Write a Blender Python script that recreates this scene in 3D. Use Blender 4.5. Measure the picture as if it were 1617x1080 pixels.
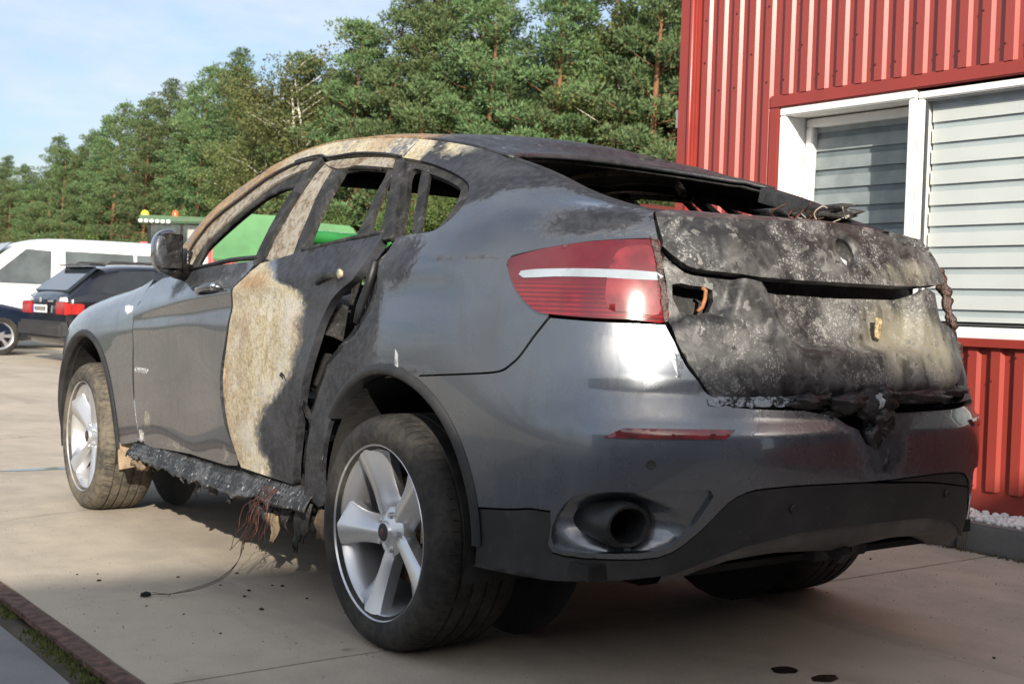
import bpy, bmesh, math, random
import numpy as np
from mathutils import Vector, Matrix, noise
from mathutils.geometry import delaunay_2d_cdt
for o in list(bpy.data.objects): bpy.data.objects.remove(o)
SC=bpy.context.scene; COL=SC.collection
rad=math.radians
# ------------------------------------------------------------------ camera
cam=bpy.data.cameras.new('camera'); camo=bpy.data.objects.new('camera',cam); COL.objects.link(camo)
CP=(-2.9564,-3.3565,1.068); YAW,PITCH,ROLL=.6348,-.0278,.0322
_f=Vector((math.sin(YAW)*math.cos(PITCH),math.cos(YAW)*math.cos(PITCH),math.sin(PITCH)))
_r=Vector((math.cos(YAW),-math.sin(YAW),0)); _u=_r.cross(_f)
_r2=math.cos(ROLL)*_r+math.sin(ROLL)*_u; _u2=-math.sin(ROLL)*_r+math.cos(ROLL)*_u
camo.matrix_world=Matrix(((_r2.x,_u2.x,-_f.x,CP[0]),(_r2.y,_u2.y,-_f.y,CP[1]),(_r2.z,_u2.z,-_f.z,CP[2]),(0,0,0,1)))
cam.sensor_width=36; cam.lens=44.53; cam.clip_end=3000; cam.clip_start=.05
cam.dof.use_dof=True; cam.dof.focus_distance=4.3; cam.dof.aperture_fstop=8
SC.camera=camo
# ------------------------------------------------------------------ sun, sky, exposure
SUN=Vector((-1.2,-2.2,1.02)).normalized()
elev=math.asin(SUN.z); azim=math.atan2(SUN.x,SUN.y)
sl=bpy.data.lights.new('sun','SUN'); sl.energy=4.0; sl.angle=rad(.55); sl.color=(1,.91,.78)
so=bpy.data.objects.new('sun',sl); COL.objects.link(so); so.rotation_euler=SUN.to_track_quat('Z','Y').to_euler(); so.location=(-20,-40,30)
SC.view_settings.view_transform='Standard'; SC.view_settings.look='None'; SC.view_settings.exposure=0.95; SC.view_settings.gamma=1
W=bpy.data.worlds.new('World'); SC.world=W; W.use_nodes=True
class NT:
    def __init__(s,tree): s.t=tree
    def n(s,kind,ins=None,**kw):
        x=s.t.nodes.new('ShaderNode'+kind)
        for k,v in kw.items(): setattr(x,k,v)
        for k,v in (ins or {}).items():
            i=x.inputs[k]
            if isinstance(v,bpy.types.NodeSocket): s.t.links.new(v,i)
            elif isinstance(v,bpy.types.Node): s.t.links.new(v.outputs[0],i)
            elif hasattr(i.default_value,'__len__') and not hasattr(v,'__len__'): i.default_value=(v,v,v,1)[:len(i.default_value)]
            elif hasattr(v,'__len__') and hasattr(i.default_value,'__len__') and len(v)==3 and len(i.default_value)==4: i.default_value=(*v,1)
            else: i.default_value=v
        return x
    def math(s,op,a,b=0,c=0,clamp=False):
        return s.n('Math',{0:a,1:b,2:c},operation=op,use_clamp=clamp).outputs[0]
    def mix(s,f,a,b,mode='MIX'):
        return s.n('MixRGB',{0:f,1:a,2:b},blend_type=mode).outputs[0]
    def noise(s,vec,scale,detail=4,rough=.55,dist=0):
        x=s.n('TexNoise',{'Scale':scale,'Detail':detail,'Roughness':rough,'Distortion':dist})
        if vec is not None: s.t.links.new(vec,x.inputs['Vector'])
        return x.outputs[0]
    def ramp(s,f,stops,interp='LINEAR'):
        x=s.n('ValToRGB',{0:f}); r=x.color_ramp; r.interpolation=interp
        while len(r.elements)<len(stops): r.elements.new(.5)
        for e,(p,c) in zip(r.elements,stops): e.position=p; e.color=(*c,1) if len(c)==3 else c
        return x.outputs[0]
    def sstep(s,v,lo,hi):
        return s.n('MapRange',{0:v,1:lo,2:hi,3:0,4:1},interpolation_type='SMOOTHSTEP').outputs[0]
def g(v): return (v,v,v)
wt=NT(W.node_tree); W.node_tree.nodes.clear()
sky=wt.n('TexSky',sky_type='NISHITA',sun_disc=False,sun_elevation=elev,sun_rotation=azim,air_density=1.0,dust_density=2.6,ozone_density=2.5)
tc=wt.n('TexCoord'); sep=wt.n('SeparateXYZ',{0:tc.outputs['Generated']})
# cloud layer: project the view ray on a plane so that clouds flatten towards the horizon
den=wt.math('ADD',wt.math('MAXIMUM',sep.outputs[2],0.0),.16)
cv=wt.n('CombineXYZ',{0:wt.math('DIVIDE',sep.outputs[0],den),1:wt.math('DIVIDE',sep.outputs[1],den),2:0.0})
c1=wt.noise(cv.outputs[0],.55,8,.55,.35); c2=wt.noise(cv.outputs[0],2.1,6,.6,.2)
cs=wt.math('ADD',wt.math('MULTIPLY',c1,.8),wt.math('MULTIPLY',c2,.2))
cm=wt.sstep(cs,.33,.61)
up=wt.sstep(sep.outputs[2],-.02,.05)
cloud=wt.mix(wt.sstep(c2,.3,.75),(3.9,4.2,4.7),(4.9,5.0,5.2))
skyc=wt.mix(wt.math('MULTIPLY',wt.math('MULTIPLY',cm,up),.93),sky.outputs[0],cloud)
bg=wt.n('Background',{'Color':skyc,'Strength':.1}); wo=wt.n('OutputWorld',{'Surface':bg})
# ------------------------------------------------------------------ helpers
def tag(o,label=None,cat=None,group=None,kind=None):
    if label: o['label']=label
    if cat: o['category']=cat
    if group: o['group']=group
    if kind: o['kind']=kind
    return o
def mesh_obj(name,verts,faces,mat,parent=None,smooth=True,angle=None):
    me=bpy.data.meshes.new(name); me.from_pydata([tuple(map(float,v)) for v in verts],[],[tuple(map(int,f)) for f in faces])
    return fin(name,me,mat,parent,smooth,angle)
def fin(name,me,mat,parent=None,smooth=True,angle=None):
    me.update()
    if smooth: me.shade_smooth()
    if angle is not None: me.set_sharp_from_angle(angle=rad(angle))
    for m in (mat if isinstance(mat,(list,tuple)) else [mat]): me.materials.append(m)
    o=bpy.data.objects.new(name,me); COL.objects.link(o)
    if parent: o.parent=parent
    return o
def empty(name,loc=(0,0,0),rz=0):
    o=bpy.data.objects.new(name,None); COL.objects.link(o); o.location=loc; o.rotation_euler=(0,0,rz); o.empty_display_size=.2; return o
class MB:
    """collects simple shapes, builds one mesh"""
    def __init__(s): s.v=[]; s.f=[]
    def add(s,v,f):
        k=len(s.v); s.v+=[tuple(p) for p in v]; s.f+=[tuple(i+k for i in q) for q in f]; return s
    def box(s,a,b,M=None):
        x0,y0,z0=a; x1,y1,z1=b
        v=[(x0,y0,z0),(x1,y0,z0),(x1,y1,z0),(x0,y1,z0),(x0,y0,z1),(x1,y0,z1),(x1,y1,z1),(x0,y1,z1)]
        if M is not None: v=[tuple(M@Vector(p)) for p in v]
        return s.add(v,[(0,3,2,1),(4,5,6,7),(0,1,5,4),(1,2,6,5),(2,3,7,6),(3,0,4,7)])
    def prism(s,pts,d,M=None):
        """pts: 3D polygon; d: extrusion vector"""
        n=len(pts); v=[Vector(p) for p in pts]+[Vector(p)+Vector(d) for p in pts]
        if M is not None: v=[M@p for p in v]
        return s.add(v,[tuple(range(n))[::-1],tuple(range(n,2*n))]+[(i,(i+1)%n,n+(i+1)%n,n+i) for i in range(n)])
    def tube(s,pts,r,n=8,cap=True):
        pts=[Vector(p) for p in pts]; rr=r if hasattr(r,'__len__') else [r]*len(pts)
        rings=[]; up=None
        for i,p in enumerate(pts):
            t=(pts[min(i+1,len(pts)-1)]-pts[max(i-1,0)]); t=t.normalized() if t.length>1e-9 else Vector((0,0,1))
            if up is None: up=t.orthogonal().normalized()
            up=(up-t*up.dot(t)); up=up.normalized() if up.length>1e-6 else t.orthogonal().normalized()
            b=t.cross(up); rings.append([p+(up*math.cos(2*math.pi*k/n)+b*math.sin(2*math.pi*k/n))*rr[i] for k in range(n)])
        v=[q for R in rings for q in R]; f=[]
        for i in range(len(rings)-1):
            for k in range(n): f.append((i*n+k,i*n+(k+1)%n,(i+1)*n+(k+1)%n,(i+1)*n+k))
        if cap: f.append(tuple(range(n))[::-1]); f.append(tuple(range((len(rings)-1)*n,len(rings)*n)))
        return s.add(v,f)
    def lathe(s,prof,axis='x',n=48,c=(0,0,0)):
        """prof: list of (offset along axis, radius)"""
        v=[];m=len(prof)
        for k in range(n):
            a=2*math.pi*k/n
            for (h,r) in prof:
                p=(h,r*math.cos(a),r*math.sin(a)) if axis=='x' else ((r*math.cos(a),r*math.sin(a),h) if axis=='z' else (r*math.sin(a),h,r*math.cos(a)))
                v.append((p[0]+c[0],p[1]+c[1],p[2]+c[2]))
        f=[(k*m+i,k*m+i+1,((k+1)%n)*m+i+1,((k+1)%n)*m+i) for k in range(n) for i in range(m-1)]
        return s.add(v,f)
    def grid(s,P):
        """P: rows x cols x 3"""
        P=np.asarray(P); r,c=P.shape[:2]
        return s.add(P.reshape(-1,3).tolist(),[(i*c+j,i*c+j+1,(i+1)*c+j+1,(i+1)*c+j) for i in range(r-1) for j in range(c-1)])
    def build(s,name,mat,parent=None,smooth=False,angle=None,bevel=0):
        me=bpy.data.meshes.new(name); me.from_pydata(s.v,[],s.f)
        bm=bmesh.new(); bm.from_mesh(me); bmesh.ops.recalc_face_normals(bm,faces=bm.faces)
        if bevel: bmesh.ops.bevel(bm,geom=[e for e in bm.edges if len(e.link_faces)==2 and e.calc_face_angle(0)>.6],offset=bevel,segments=2,affect='EDGES',clamp_overlap=True)
        bm.to_mesh(me); bm.free()
        return fin(name,me,mat,parent,smooth or angle is not None,angle)
def catmull(pts,n=6,closed=False):
    P=[np.array(p,float) for p in pts]; m=len(P); out=[]
    for i in range(m if closed else m-1):
        p0=P[(i-1)%m] if closed else P[max(i-1,0)]; p1=P[i]; p2=P[(i+1)%m]; p3=P[(i+2)%m] if closed else P[min(i+2,m-1)]
        for k in range(n):
            t=k/n; out.append(.5*((2*p1)+(-p0+p2)*t+(2*p0-5*p1+4*p2-p3)*t*t+(-p0+3*p1-3*p2+p3)*t**3))
    if not closed: out.append(P[-1])
    return out
def copy_tree(o,parent=None):
    c=o.copy(); COL.objects.link(c); c.parent=parent
    for ch in list(o.children): copy_tree(ch,c)
    return c
# ------------------------------------------------------------------ materials
MATS={}
def M(name,build):
    m=bpy.data.materials.new(name); m.use_nodes=True; t=m.node_tree; t.nodes.clear(); T=NT(t)
    sh=build(T); T.n('OutputMaterial',{'Surface':sh}); MATS[name]=m; return m
def simple(name,col,rough=.6,metal=0,var=.15,scale=8,bump=0,coat=0,spec=.5,bscale=None):
    def b(T):
        oc=T.n('TexCoord').outputs['Object']; nz=T.noise(oc,scale,5)
        c=T.mix(T.sstep(nz,.3,.7),tuple(x*(1-var) for x in col),tuple(min(1,x*(1+var)) for x in col))
        ins={'Base Color':c,'Roughness':T.math('ADD',rough-.06,T.math('MULTIPLY',nz,.12)),'Metallic':metal,'Coat Weight':coat,'Coat Roughness':.08,'Specular IOR Level':spec}
        if bump: ins['Normal']=T.n('Bump',{'Height':T.noise(oc,bscale or scale*5,4),'Strength':bump,'Distance':.01}).outputs[0]
        return T.n('BsdfPrincipled',ins).outputs[0]
    return M(name,b)
def glassmat(name,col=(.02,.025,.03),alpha=.35,rough=.03):
    def b(T):
        p=T.n('BsdfPrincipled',{'Base Color':col,'Roughness':rough,'Specular IOR Level':.6})
        tr=T.n('BsdfTransparent',{'Color':(.96,.97,.97)})
        return T.n('MixShader',{0:alpha,1:tr.outputs[0],2:p.outputs[0]}).outputs[0]
    return M(name,b)
# ================================================================== site materials
def concrete(T,base=(.475,.41,.325),dark=(.33,.29,.235)):
    oc=T.n('NewGeometry').outputs['Position']; n1=T.noise(oc,.55,7,.62,.3); n2=T.noise(oc,5,6,.65); n3=T.noise(oc,90,3,.6); n4=T.noise(oc,260,2,.5)
    c=T.mix(T.sstep(T.math('ADD',T.math('MULTIPLY',n1,.65),T.math('MULTIPLY',n2,.35)),.36,.62),dark,base)
    c=T.mix(T.math('MULTIPLY',T.sstep(n3,.5,.72),.28),c,tuple(min(.8,x*1.3) for x in base)); c=T.mix(T.math('MULTIPLY',T.sstep(n4,.60,.72),.5),c,tuple(x*.45 for x in dark))
    st=T.n('Mapping',{0:oc,3:(1.5,.22,1)}); ns=T.noise(st.outputs[0],1.6,5,.6,.5); c=T.mix(T.math('MULTIPLY',T.sstep(ns,.52,.72),.35),c,tuple(x*.62 for x in dark))
    vo=T.n('TexVoronoi',{'Vector':oc,'Scale':1.7}); sp=T.math('SUBTRACT',1.0,T.sstep(T.math('ADD',vo.outputs['Distance'],T.math('MULTIPLY',n2,.05)),.035,.075)); c=T.mix(T.math('MULTIPLY',sp,.65),c,(.05,.045,.04))
    return T.n('BsdfPrincipled',{'Base Color':c,'Roughness':T.math('ADD',.72,T.math('MULTIPLY',n2,.2)),'Normal':T.n('Bump',{'Height':T.math('ADD',n3,T.math('MULTIPLY',n4,.6)),'Strength':.35,'Distance':.004}).outputs[0]}).outputs[0]
m_conc=M('worn_concrete',concrete)
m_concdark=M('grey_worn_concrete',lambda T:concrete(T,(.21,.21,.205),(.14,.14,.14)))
m_soil=M('dark_soil',lambda T:concrete(T,(.10,.085,.06),(.06,.055,.04)))
m_grassfar=simple('rough_grass',(.075,.09,.03),.95,var=.5,scale=.8,bump=.6,bscale=20)
m_rustedge=simple('rusty_steel_edge',(.105,.058,.045),.85,var=.5,scale=25,bump=.2)
m_moss=simple('moss',(.085,.10,.022),.95,var=.5,scale=30)
def redsheet(T):
    p=T.n('NewGeometry').outputs['Position']; n1=T.noise(p,1.3,5,.6); st=T.n('Mapping',{0:p,3:(6,6,.5)}); n2=T.noise(st.outputs[0],2.5,5,.6)
    c=T.mix(T.math('MULTIPLY',T.sstep(T.math('ADD',T.math('MULTIPLY',n1,.5),T.math('MULTIPLY',n2,.5)),.4,.65),.45),(.31,.046,.034),(.26,.040,.030))
    return T.n('BsdfPrincipled',{'Base Color':c,'Roughness':T.math('ADD',.24,T.math('MULTIPLY',n2,.16)),'Specular IOR Level':.6}).outputs[0]
m_red=M('red_coated_sheet',redsheet)
m_redtrim=simple('red_flashing',(.28,.040,.030),.33,var=.08,scale=3)
m_white=simple('white_window_plastic',(.82,.82,.80),.3,var=.04,scale=4)
m_seal=simple('grey_window_seal',(.06,.065,.07),.6,var=.1)
m_blind=simple('white_blind_fabric',(.80,.82,.80),.8,var=.03,scale=3)
m_sheer=simple('sheer_blind_fabric',(.56,.62,.64),.8,var=.05,scale=3)
m_room=simple('dim_room',(.12,.12,.12),.9)
m_glass=glassmat('window_glass',(.03,.035,.04),.06,.02)
m_pebble=simple('white_marble_pebble',(.80,.79,.77),.6,var=.12,scale=12,bump=.15)
m_screw=simple('screw_head',(.07,.012,.01),.5,var=.1)
# ------------------------------------------------------------------ ground
gr=MB(); N_=3000
gr.add([(-N_,-N_,-.03),(N_,-N_,-.03),(N_,N_,-.03),(-N_,N_,-.03)],[(0,1,2,3)])
tag(gr.build('ground',m_soil),kind='structure')
fg=MB(); fg.add([(-200,36,-.018),(300,36,-.018),(300,400,-.018),(-200,400,-.018)],[(0,1,2,3)])
tag(fg.build('grass_verge',m_grassfar),kind='structure')
YARD=empty('yard',(0,0,0)); tag(YARD,kind='structure')
def slab(x0,x1,y0,y1,mat,z=0):
    gp=.006; n=max(2,int((x1-x0)/.25)); m=max(2,int((y1-y0)/.25)); mb=MB(); random.seed(int((x0+50)*100+y0*10))
    # top face with a slightly chipped outline
    per=[]
    for (xa,ya,xb,yb,k) in ((x0+gp,y0+gp,x1-gp,y0+gp,n),(x1-gp,y0+gp,x1-gp,y1-gp,m),(x1-gp,y1-gp,x0+gp,y1-gp,n),(x0+gp,y1-gp,x0+gp,y0+gp,m)):
        for i in range(k): t=i/k; per.append((xa+(xb-xa)*t+random.uniform(-.004,.004),ya+(yb-ya)*t+random.uniform(-.004,.004),z))
    mb.prism([(p[0],p[1],z-.025) for p in per],(0,0,.025)); return mb.build('slab',mat,YARD)
ysl=[-17.8,-13.4,-8.9,-4.45,-.03,4.42,8.87,13.3,17.8,22.2,26.7,31.2,35.7]
for i in range(len(ysl)-1):
    slab(-1.70,2.27,ysl[i],ysl[i+1],m_conc)
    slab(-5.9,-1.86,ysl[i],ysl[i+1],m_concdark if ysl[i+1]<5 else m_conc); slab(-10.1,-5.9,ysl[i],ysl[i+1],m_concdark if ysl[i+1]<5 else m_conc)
    if ysl[i]>=4.4:
        for k in range(8): slab(2.27+4.2*k,2.27+4.2*(k+1),ysl[i],ysl[i+1],m_conc)
    for k in range(5): slab(-14.3-4.2*k,-10.1-4.2*k,ysl[i],ysl[i+1],m_conc)
# rusty steel channel with moss
eg=MB(); ed=[]
n=160; rows=[[],[],[],[]]
for i in range(n+1):
    y=-6+i*13/n; w=.004*noise.noise((y*6,0,0)); rows[0].append((-1.775+w,y,-.01)); rows[1].append((-1.772+w,y,.007+.002*noise.noise((y*9,1,0)))); rows[2].append((-1.712+w*.6,y,.008)); rows[3].append((-1.708,y,-.01))
st=eg.grid(rows).build('steel_channel_edge',m_rustedge,YARD,smooth=False)
random.seed(31); ms=MB()
for i in range(2600):
    y=random.uniform(-1.2,2.2); x=-1.81+random.gauss(0,.016); 
    if noise.noise((y*3,0,5))<-.25: continue
    h=random.uniform(.003,.012); a=random.uniform(0,6.28); w=random.uniform(.002,.006)
    ms.add([(x-w*math.cos(a),y-w*math.sin(a),-.004),(x+w*math.cos(a),y+w*math.sin(a),-.004),(x+random.uniform(-.004,.004),y+random.uniform(-.004,.004),h)],[(0,1,2)])
tag(ms.build('moss_strip',m_moss),'green moss growing along the rusty steel edge','moss',kind='stuff')
# stains and litter on the concrete
m_oil=simple('oil_stain',(.028,.022,.017),.35,var=.4,scale=20)
def stain(x,y,rx,ry,seed):
    mb=MB(); n=40; pts=[(x+math.cos(t)*rx*(1+.3*noise.noise((math.cos(t)*1.5,math.sin(t)*1.5,seed))),y+math.sin(t)*ry*(1+.3*noise.noise((math.cos(t)*1.5,math.sin(t)*1.5,seed+4))),.0015) for t in np.linspace(0,2*math.pi,n,endpoint=False)]
    mb.add(pts,[tuple(range(n))]); o=mb.build('oil_stain',m_oil); tag(o,kind='structure'); return o
stain(-.02,-.81,.045,.035,1); stain(.02,-.93,.05,.03,2)
m_puddle=simple('water_film',(.10,.105,.11),.06,var=.2,scale=6)
mb=MB(); n=40; mb.add([(-.62+.34*math.cos(t)*(1+.2*noise.noise((math.cos(t)*2,math.sin(t)*2,3))),4.42+.05*math.sin(t),.003) for t in np.linspace(0,2*math.pi,n,endpoint=False)],[tuple(range(n))]); tag(mb.build('puddle',m_puddle),kind='structure')
random.seed(77); m_bit=simple('charred_crumb',(.012,.012,.012),.8,var=.4)
spots=[(-1.33,.99,.022,'largest charred scrap on the concrete at the end of the trailing wire'),(-.62,.62,.020,'flat charred scrap on the concrete left of the rear wheel'),(-1.06,.62,.010,'small charred crumb lying on the shaded concrete below the sill')]
spots+=[(random.uniform(-1.45,-.7),random.uniform(.3,1.5),random.uniform(.004,.009),None) for _ in range(16)]+[(random.uniform(.2,1.8),random.uniform(-1.2,.3),random.uniform(.003,.008),None) for _ in range(12)]
for i,(x,y,r,lb) in enumerate(spots):
    bm=bmesh.new(); bmesh.ops.create_icosphere(bm,subdivisions=1,radius=1)
    for v in bm.verts: s=1+.5*noise.noise(v.co*1.7+Vector((i*3.3,0,0))); v.co=Vector((x+v.co.x*r*s,y+v.co.y*r*.8*s,max(0.0005,r*.4+v.co.z*r*.5*s)))
    me=bpy.data.meshes.new('charred_crumb'); bm.to_mesh(me); bm.free(); o=fin('charred_crumb',me,m_bit,None,False)
    tag(o,lb or ('tiny burnt crumb on the concrete beside the car' if x<0 else 'tiny dark crumb on the shaded concrete behind the car'),'debris','burnt crumbs by the car' if x<0 else 'dark crumbs behind the car')
# grit and hairline cracks
random.seed(90); ms=MB()
for i in range(2600):
    y=random.gauss(.6,2.0); x=random.uniform(-1.68,2.2); r=random.uniform(.0012,.0038); a=random.uniform(0,6.28)
    ms.add([(x+r*math.cos(a),y+r*math.sin(a),.0004),(x+r*math.cos(a+2.1),y+r*math.sin(a+2.1),.0004),(x+r*math.cos(a+4.2),y+r*math.sin(a+4.2),.0004),(x,y,r*.9)],[(0,1,3),(1,2,3),(2,0,3)])
tag(ms.build('grit',simple('grey_grit',(.20,.18,.15),.9,var=.6,scale=60)),'fine grit scattered over the concrete','grit',kind='stuff')
m_crk=simple('crack_dirt',(.045,.038,.03),.95)
def crack(x,y,dx,dy,n,w,seed):
    random.seed(seed); L=[(x,y)]
    for i in range(n): x+=dx+random.gauss(0,abs(dx)*.25+abs(dy)*.25); y+=dy+random.gauss(0,abs(dx)*.25+abs(dy)*.25); L.append((x,y))
    mb=MB(); v=[];f=[]
    for i,(a,b) in enumerate(L):
        ww=w*random.uniform(.4,1.2)*(1-abs(2*i/len(L)-1)**3); v+=[(a-ww*dy/math.hypot(dx,dy),b+ww*dx/math.hypot(dx,dy),.0012),(a+ww*dy/math.hypot(dx,dy),b-ww*dx/math.hypot(dx,dy),.0012)]
    mb.add(v,[(2*i,2*i+1,2*i+3,2*i+2) for i in range(n)]); tag(mb.build('crack',m_crk),kind='structure')
crack(-1.6,2.6,.10,.05,12,.0022,1); crack(.9,-.9,.11,-.03,14,.0018,2); crack(-1.5,5.6,.12,.06,24,.003,3)
# ------------------------------------------------------------------ kerb and pebbles
KERB=[]
for k in range(9):
    y0=-3.9+k*1.02; mb=MB(); mb.box((2.275,y0+.006,-.02),(2.355,y0+1.014,.128+.004*math.sin(k*2.2))); o=mb.build('kerb_stone',m_concdark,None,bevel=.010); tag(o,kind='structure')
random.seed(15); ms=MB()
def ico(r,c,seed):
    bm=bmesh.new(); bmesh.ops.create_icosphere(bm,subdivisions=1,radius=1)
    sx,sy,sz=random.uniform(.8,1.3),random.uniform(.8,1.3),random.uniform(.55,.9)
    v=[(c[0]+p.co.x*r*sx*(1+.25*noise.noise(p.co*1.5+Vector((seed,0,0)))),c[1]+p.co.y*r*sy*(1+.25*noise.noise(p.co*1.5+Vector((seed,5,0)))),c[2]+p.co.z*r*sz) for p in bm.verts]; f=[tuple(q.index for q in t.verts) for t in bm.faces]; bm.free(); return v,f
for i in range(2600):
    ms.add(*ico(random.uniform(.011,.021),(random.uniform(2.365,2.615),random.uniform(-1.6,2.6),.115+random.uniform(0,.028)),i*.37))
tag(ms.build('pebble_strip',m_pebble,None,True),'white marble pebbles filling the strip between kerb and red wall','pebbles',kind='stuff')
mb=MB(); mb.box((2.357,-3.9,-.02),(2.62,5.2,.11)); tag(mb.build('pebble_bed',m_soil),kind='structure')
# weeds and dirt along the kerb foot
random.seed(41); ms=MB()
for i in range(1800):
    y=random.uniform(-2,3); x=2.268-abs(random.gauss(0,.022)); h=random.uniform(.003,.016); a=random.uniform(0,6.28); w=random.uniform(.003,.008)
    ms.add([(x-w*math.cos(a),y-w*math.sin(a),0),(x+w*math.cos(a),y+w*math.sin(a),0),(x+random.uniform(-.006,.006),y+random.uniform(-.006,.006),h)],[(0,1,2)])
tag(ms.build('kerb_weeds',simple('dry_weeds',(.10,.075,.035),.95,var=.5,scale=40)),'dry weeds and grit along the foot of the kerb','weeds',kind='stuff')
mb=MB(); pts=[]
for s in range(4):
    x,y,z=2.25,.10+.012*s,.0; p=[(x,y,z)]
    for i in range(7): z+=.035; x+=random.uniform(-.006,.006); y+=random.uniform(-.008,.008); p.append((x,y,z))
    mb.tube(p,.0022,4)
    for i in range(9): 
        q=p[random.randint(2,7)]; mb.tube([q,(q[0]+random.uniform(-.015,.015),q[1]+random.uniform(-.02,.02),q[2]+random.uniform(.005,.02))],.0018,4)
tag(mb.build('dry_weed_stalk',simple('dry_stalk',(.13,.085,.045),.9,var=.3)),'thin dry weed stalk standing against the kerb','weed')
# ------------------------------------------------------------------ red building on the right
WX=2.62; YE=2.47; BLD=empty('red_workshop',(WX,YE,0)); tag(BLD,'red corrugated metal workshop with a white two-part window','building')
BLD_inv=Vector((WX,YE,0))
def bb(mb,name,mat,parent=BLD,**k):
    mb.v=[(p[0]-WX,p[1]-YE,p[2]) for p in mb.v]; return mb.build(name,mat,parent,**k)
PITCH_=.128
def sheet(name,y0,y1,z0,z1,x=WX):
    mb=MB(); prof=[]; y=y1
    while y>y0+1e-6:
        for dy,dx in ((0,0),(.040,0),(.054,-.020),(.104,-.020),(.118,0)):
            yy=y-dy
            if yy>=y0: prof.append((yy,dx))
        y-=PITCH_
    prof.append((y0,0))
    mb.grid([[(x+d,yy,z) for yy,d in prof] for z in np.linspace(z0,z1,8)]); return bb(mb,name,m_red)
sheet('cladding_sheet',1.70,2.36,.24,4.4); sheet('cladding_sheet',-7.5,1.70,2.325,4.4); sheet('cladding_sheet',-7.5,1.70,.24,.965)
mb=MB(); mb.box((WX-.035,2.345,.16),(WX+.02,2.50,4.42)); bb(mb,'corner_flashing',m_redtrim,bevel=.012)
mb=MB(); mb.tube([(WX-.036,2.385,.16),(WX-.036,2.385,4.4)],.014,12); bb(mb,'corner_flashing_roll',m_redtrim,smooth=True)
mb=MB(); mb.box((WX-.026,-7.5,2.262),(WX+.02,1.735,2.335)); bb(mb,'head_flashing',m_redtrim,bevel=.006)
mb=MB(); mb.box((WX-.024,1.665,.97),(WX+.02,1.735,2.262)); bb(mb,'jamb_flashing',m_redtrim,bevel=.005)
mb=MB(); mb.prism([(WX+.02,-7.5,.998),(WX-.045,-7.5,.985),(WX-.045,-7.5,.945),(WX-.038,-7.5,.945),(WX+.02,-7.5,.955)],(0,9.235,0)); bb(mb,'sill_flashing',m_redtrim)
mb=MB(); mb.box((WX-.004,-7.5,.10),(WX+.02,2.47,.245)); bb(mb,'base_flashing',m_redtrim)
mb=MB(); mb.box((WX+.022,2.365,.0),(WX+6,2.46,4.40)); bb(mb,'end_wall',m_redtrim)
mb=MB(); mb.box((WX-.08,-7.6,4.40),(WX+6.1,2.56,4.55)); bb(mb,'roof',m_redtrim)
random.seed(6); mb=MB()
for k in range(34):
    y=2.36-PITCH_*k-.079
    for z in ((3.0 if k%2 else 2.86),(2.42 if k%3 else 2.6)):
        if y<1.70 or z>2.34: mb.lathe([(-.004,.0004),(-.003,.006),(.0,.007)],'x',8,(WX-.0205,y,z))
    if k>5: mb.lathe([(-.004,.0004),(-.003,.006),(.0,.007)],'x',8,(WX-.0205,y,.90 if k%2 else .78))
tag(bb(mb,'screw_heads',m_screw),kind='stuff')
# window: outer frame, mullion, recessed left sash, fixed right pane, striped blinds
def frame(name,y0,y1,z0,z1,w,xa,xb,mat=m_white,parent=BLD,bev=.006):
    mb=MB()
    mb.box((xa,y0,z0),(xb,y1,z0+w)); mb.box((xa,y0,z1-w),(xb,y1,z1)); mb.box((xa,y0,z0+w),(xb,y0+w,z1-w)); mb.box((xa,y1-w,z0+w),(xb,y1,z1-w)); return bb(mb,name,mat,parent,bevel=bev)
Z0,Z1=1.0,2.258
frame('window_frame',.735,1.662,Z0,Z1,.046,WX-.018,WX+.10)
frame('window_frame',-1.55,.733,Z0,Z1-.012,.040,WX-.006,WX+.10)
mb=MB(); mb.box((WX-.03,-1.6,Z0-.02),(WX+.05,1.67,Z0+.026)); bb(mb,'window_ledge',m_white,bevel=.006)
# reveal and tilted sash of the left light
MT=Matrix.Translation((WX+.13,1.195,Z0+.05))@Matrix.Rotation(rad(1.5),4,'Y')
mb=MB()
for a,b in (((0,-.42,0),(.05,.42,.05)),((0,-.42,1.11),(.05,.42,1.16)),((0,-.42,.05),(.05,-.37,1.11)),((0,.37,.05),(.05,.42,1.11))): mb.box(a,b,MT)
rv=MB(); rv.box((WX+.099,.74,Z0+.0),(WX+.25,.775,Z1)); rv.box((WX+.099,1.622,Z0),(WX+.25,1.66,Z1)); rv.box((WX+.099,.775,Z1-.04),(WX+.25,1.622,Z1)); rv.box((WX+.099,.775,Z0),(WX+.25,1.622,Z0+.04)); bb(rv,'window_reveal',m_white)
sash=bb(mb,'opening_sash',m_white,bevel=.006)
mb=MB(); mb.box((.02,-.375,.045),(.026,.375,1.115),MT); bb(mb,'pane',m_glass,sash)
mb=MB(); mb.box((WX+.012,-1.51,Z0+.04),(WX+.018,.69,Z1-.05)); bb(mb,'window_pane',m_glass)
frame('glazing_seal',-1.503,.687,Z0+.047,Z1-.059,.008,WX+.004,WX+.02,m_seal,bev=0)
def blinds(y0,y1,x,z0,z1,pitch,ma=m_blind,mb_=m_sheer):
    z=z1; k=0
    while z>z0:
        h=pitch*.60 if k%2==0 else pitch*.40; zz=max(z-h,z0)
        mb=MB(); mb.box((x+(.0 if k%2==0 else .012),y0,zz-.004),(x+(.003 if k%2==0 else .015),y1,z+.002)); o=bb(mb,'blind_band',ma if k%2==0 else mb_); z-=h; k+=1
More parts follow.
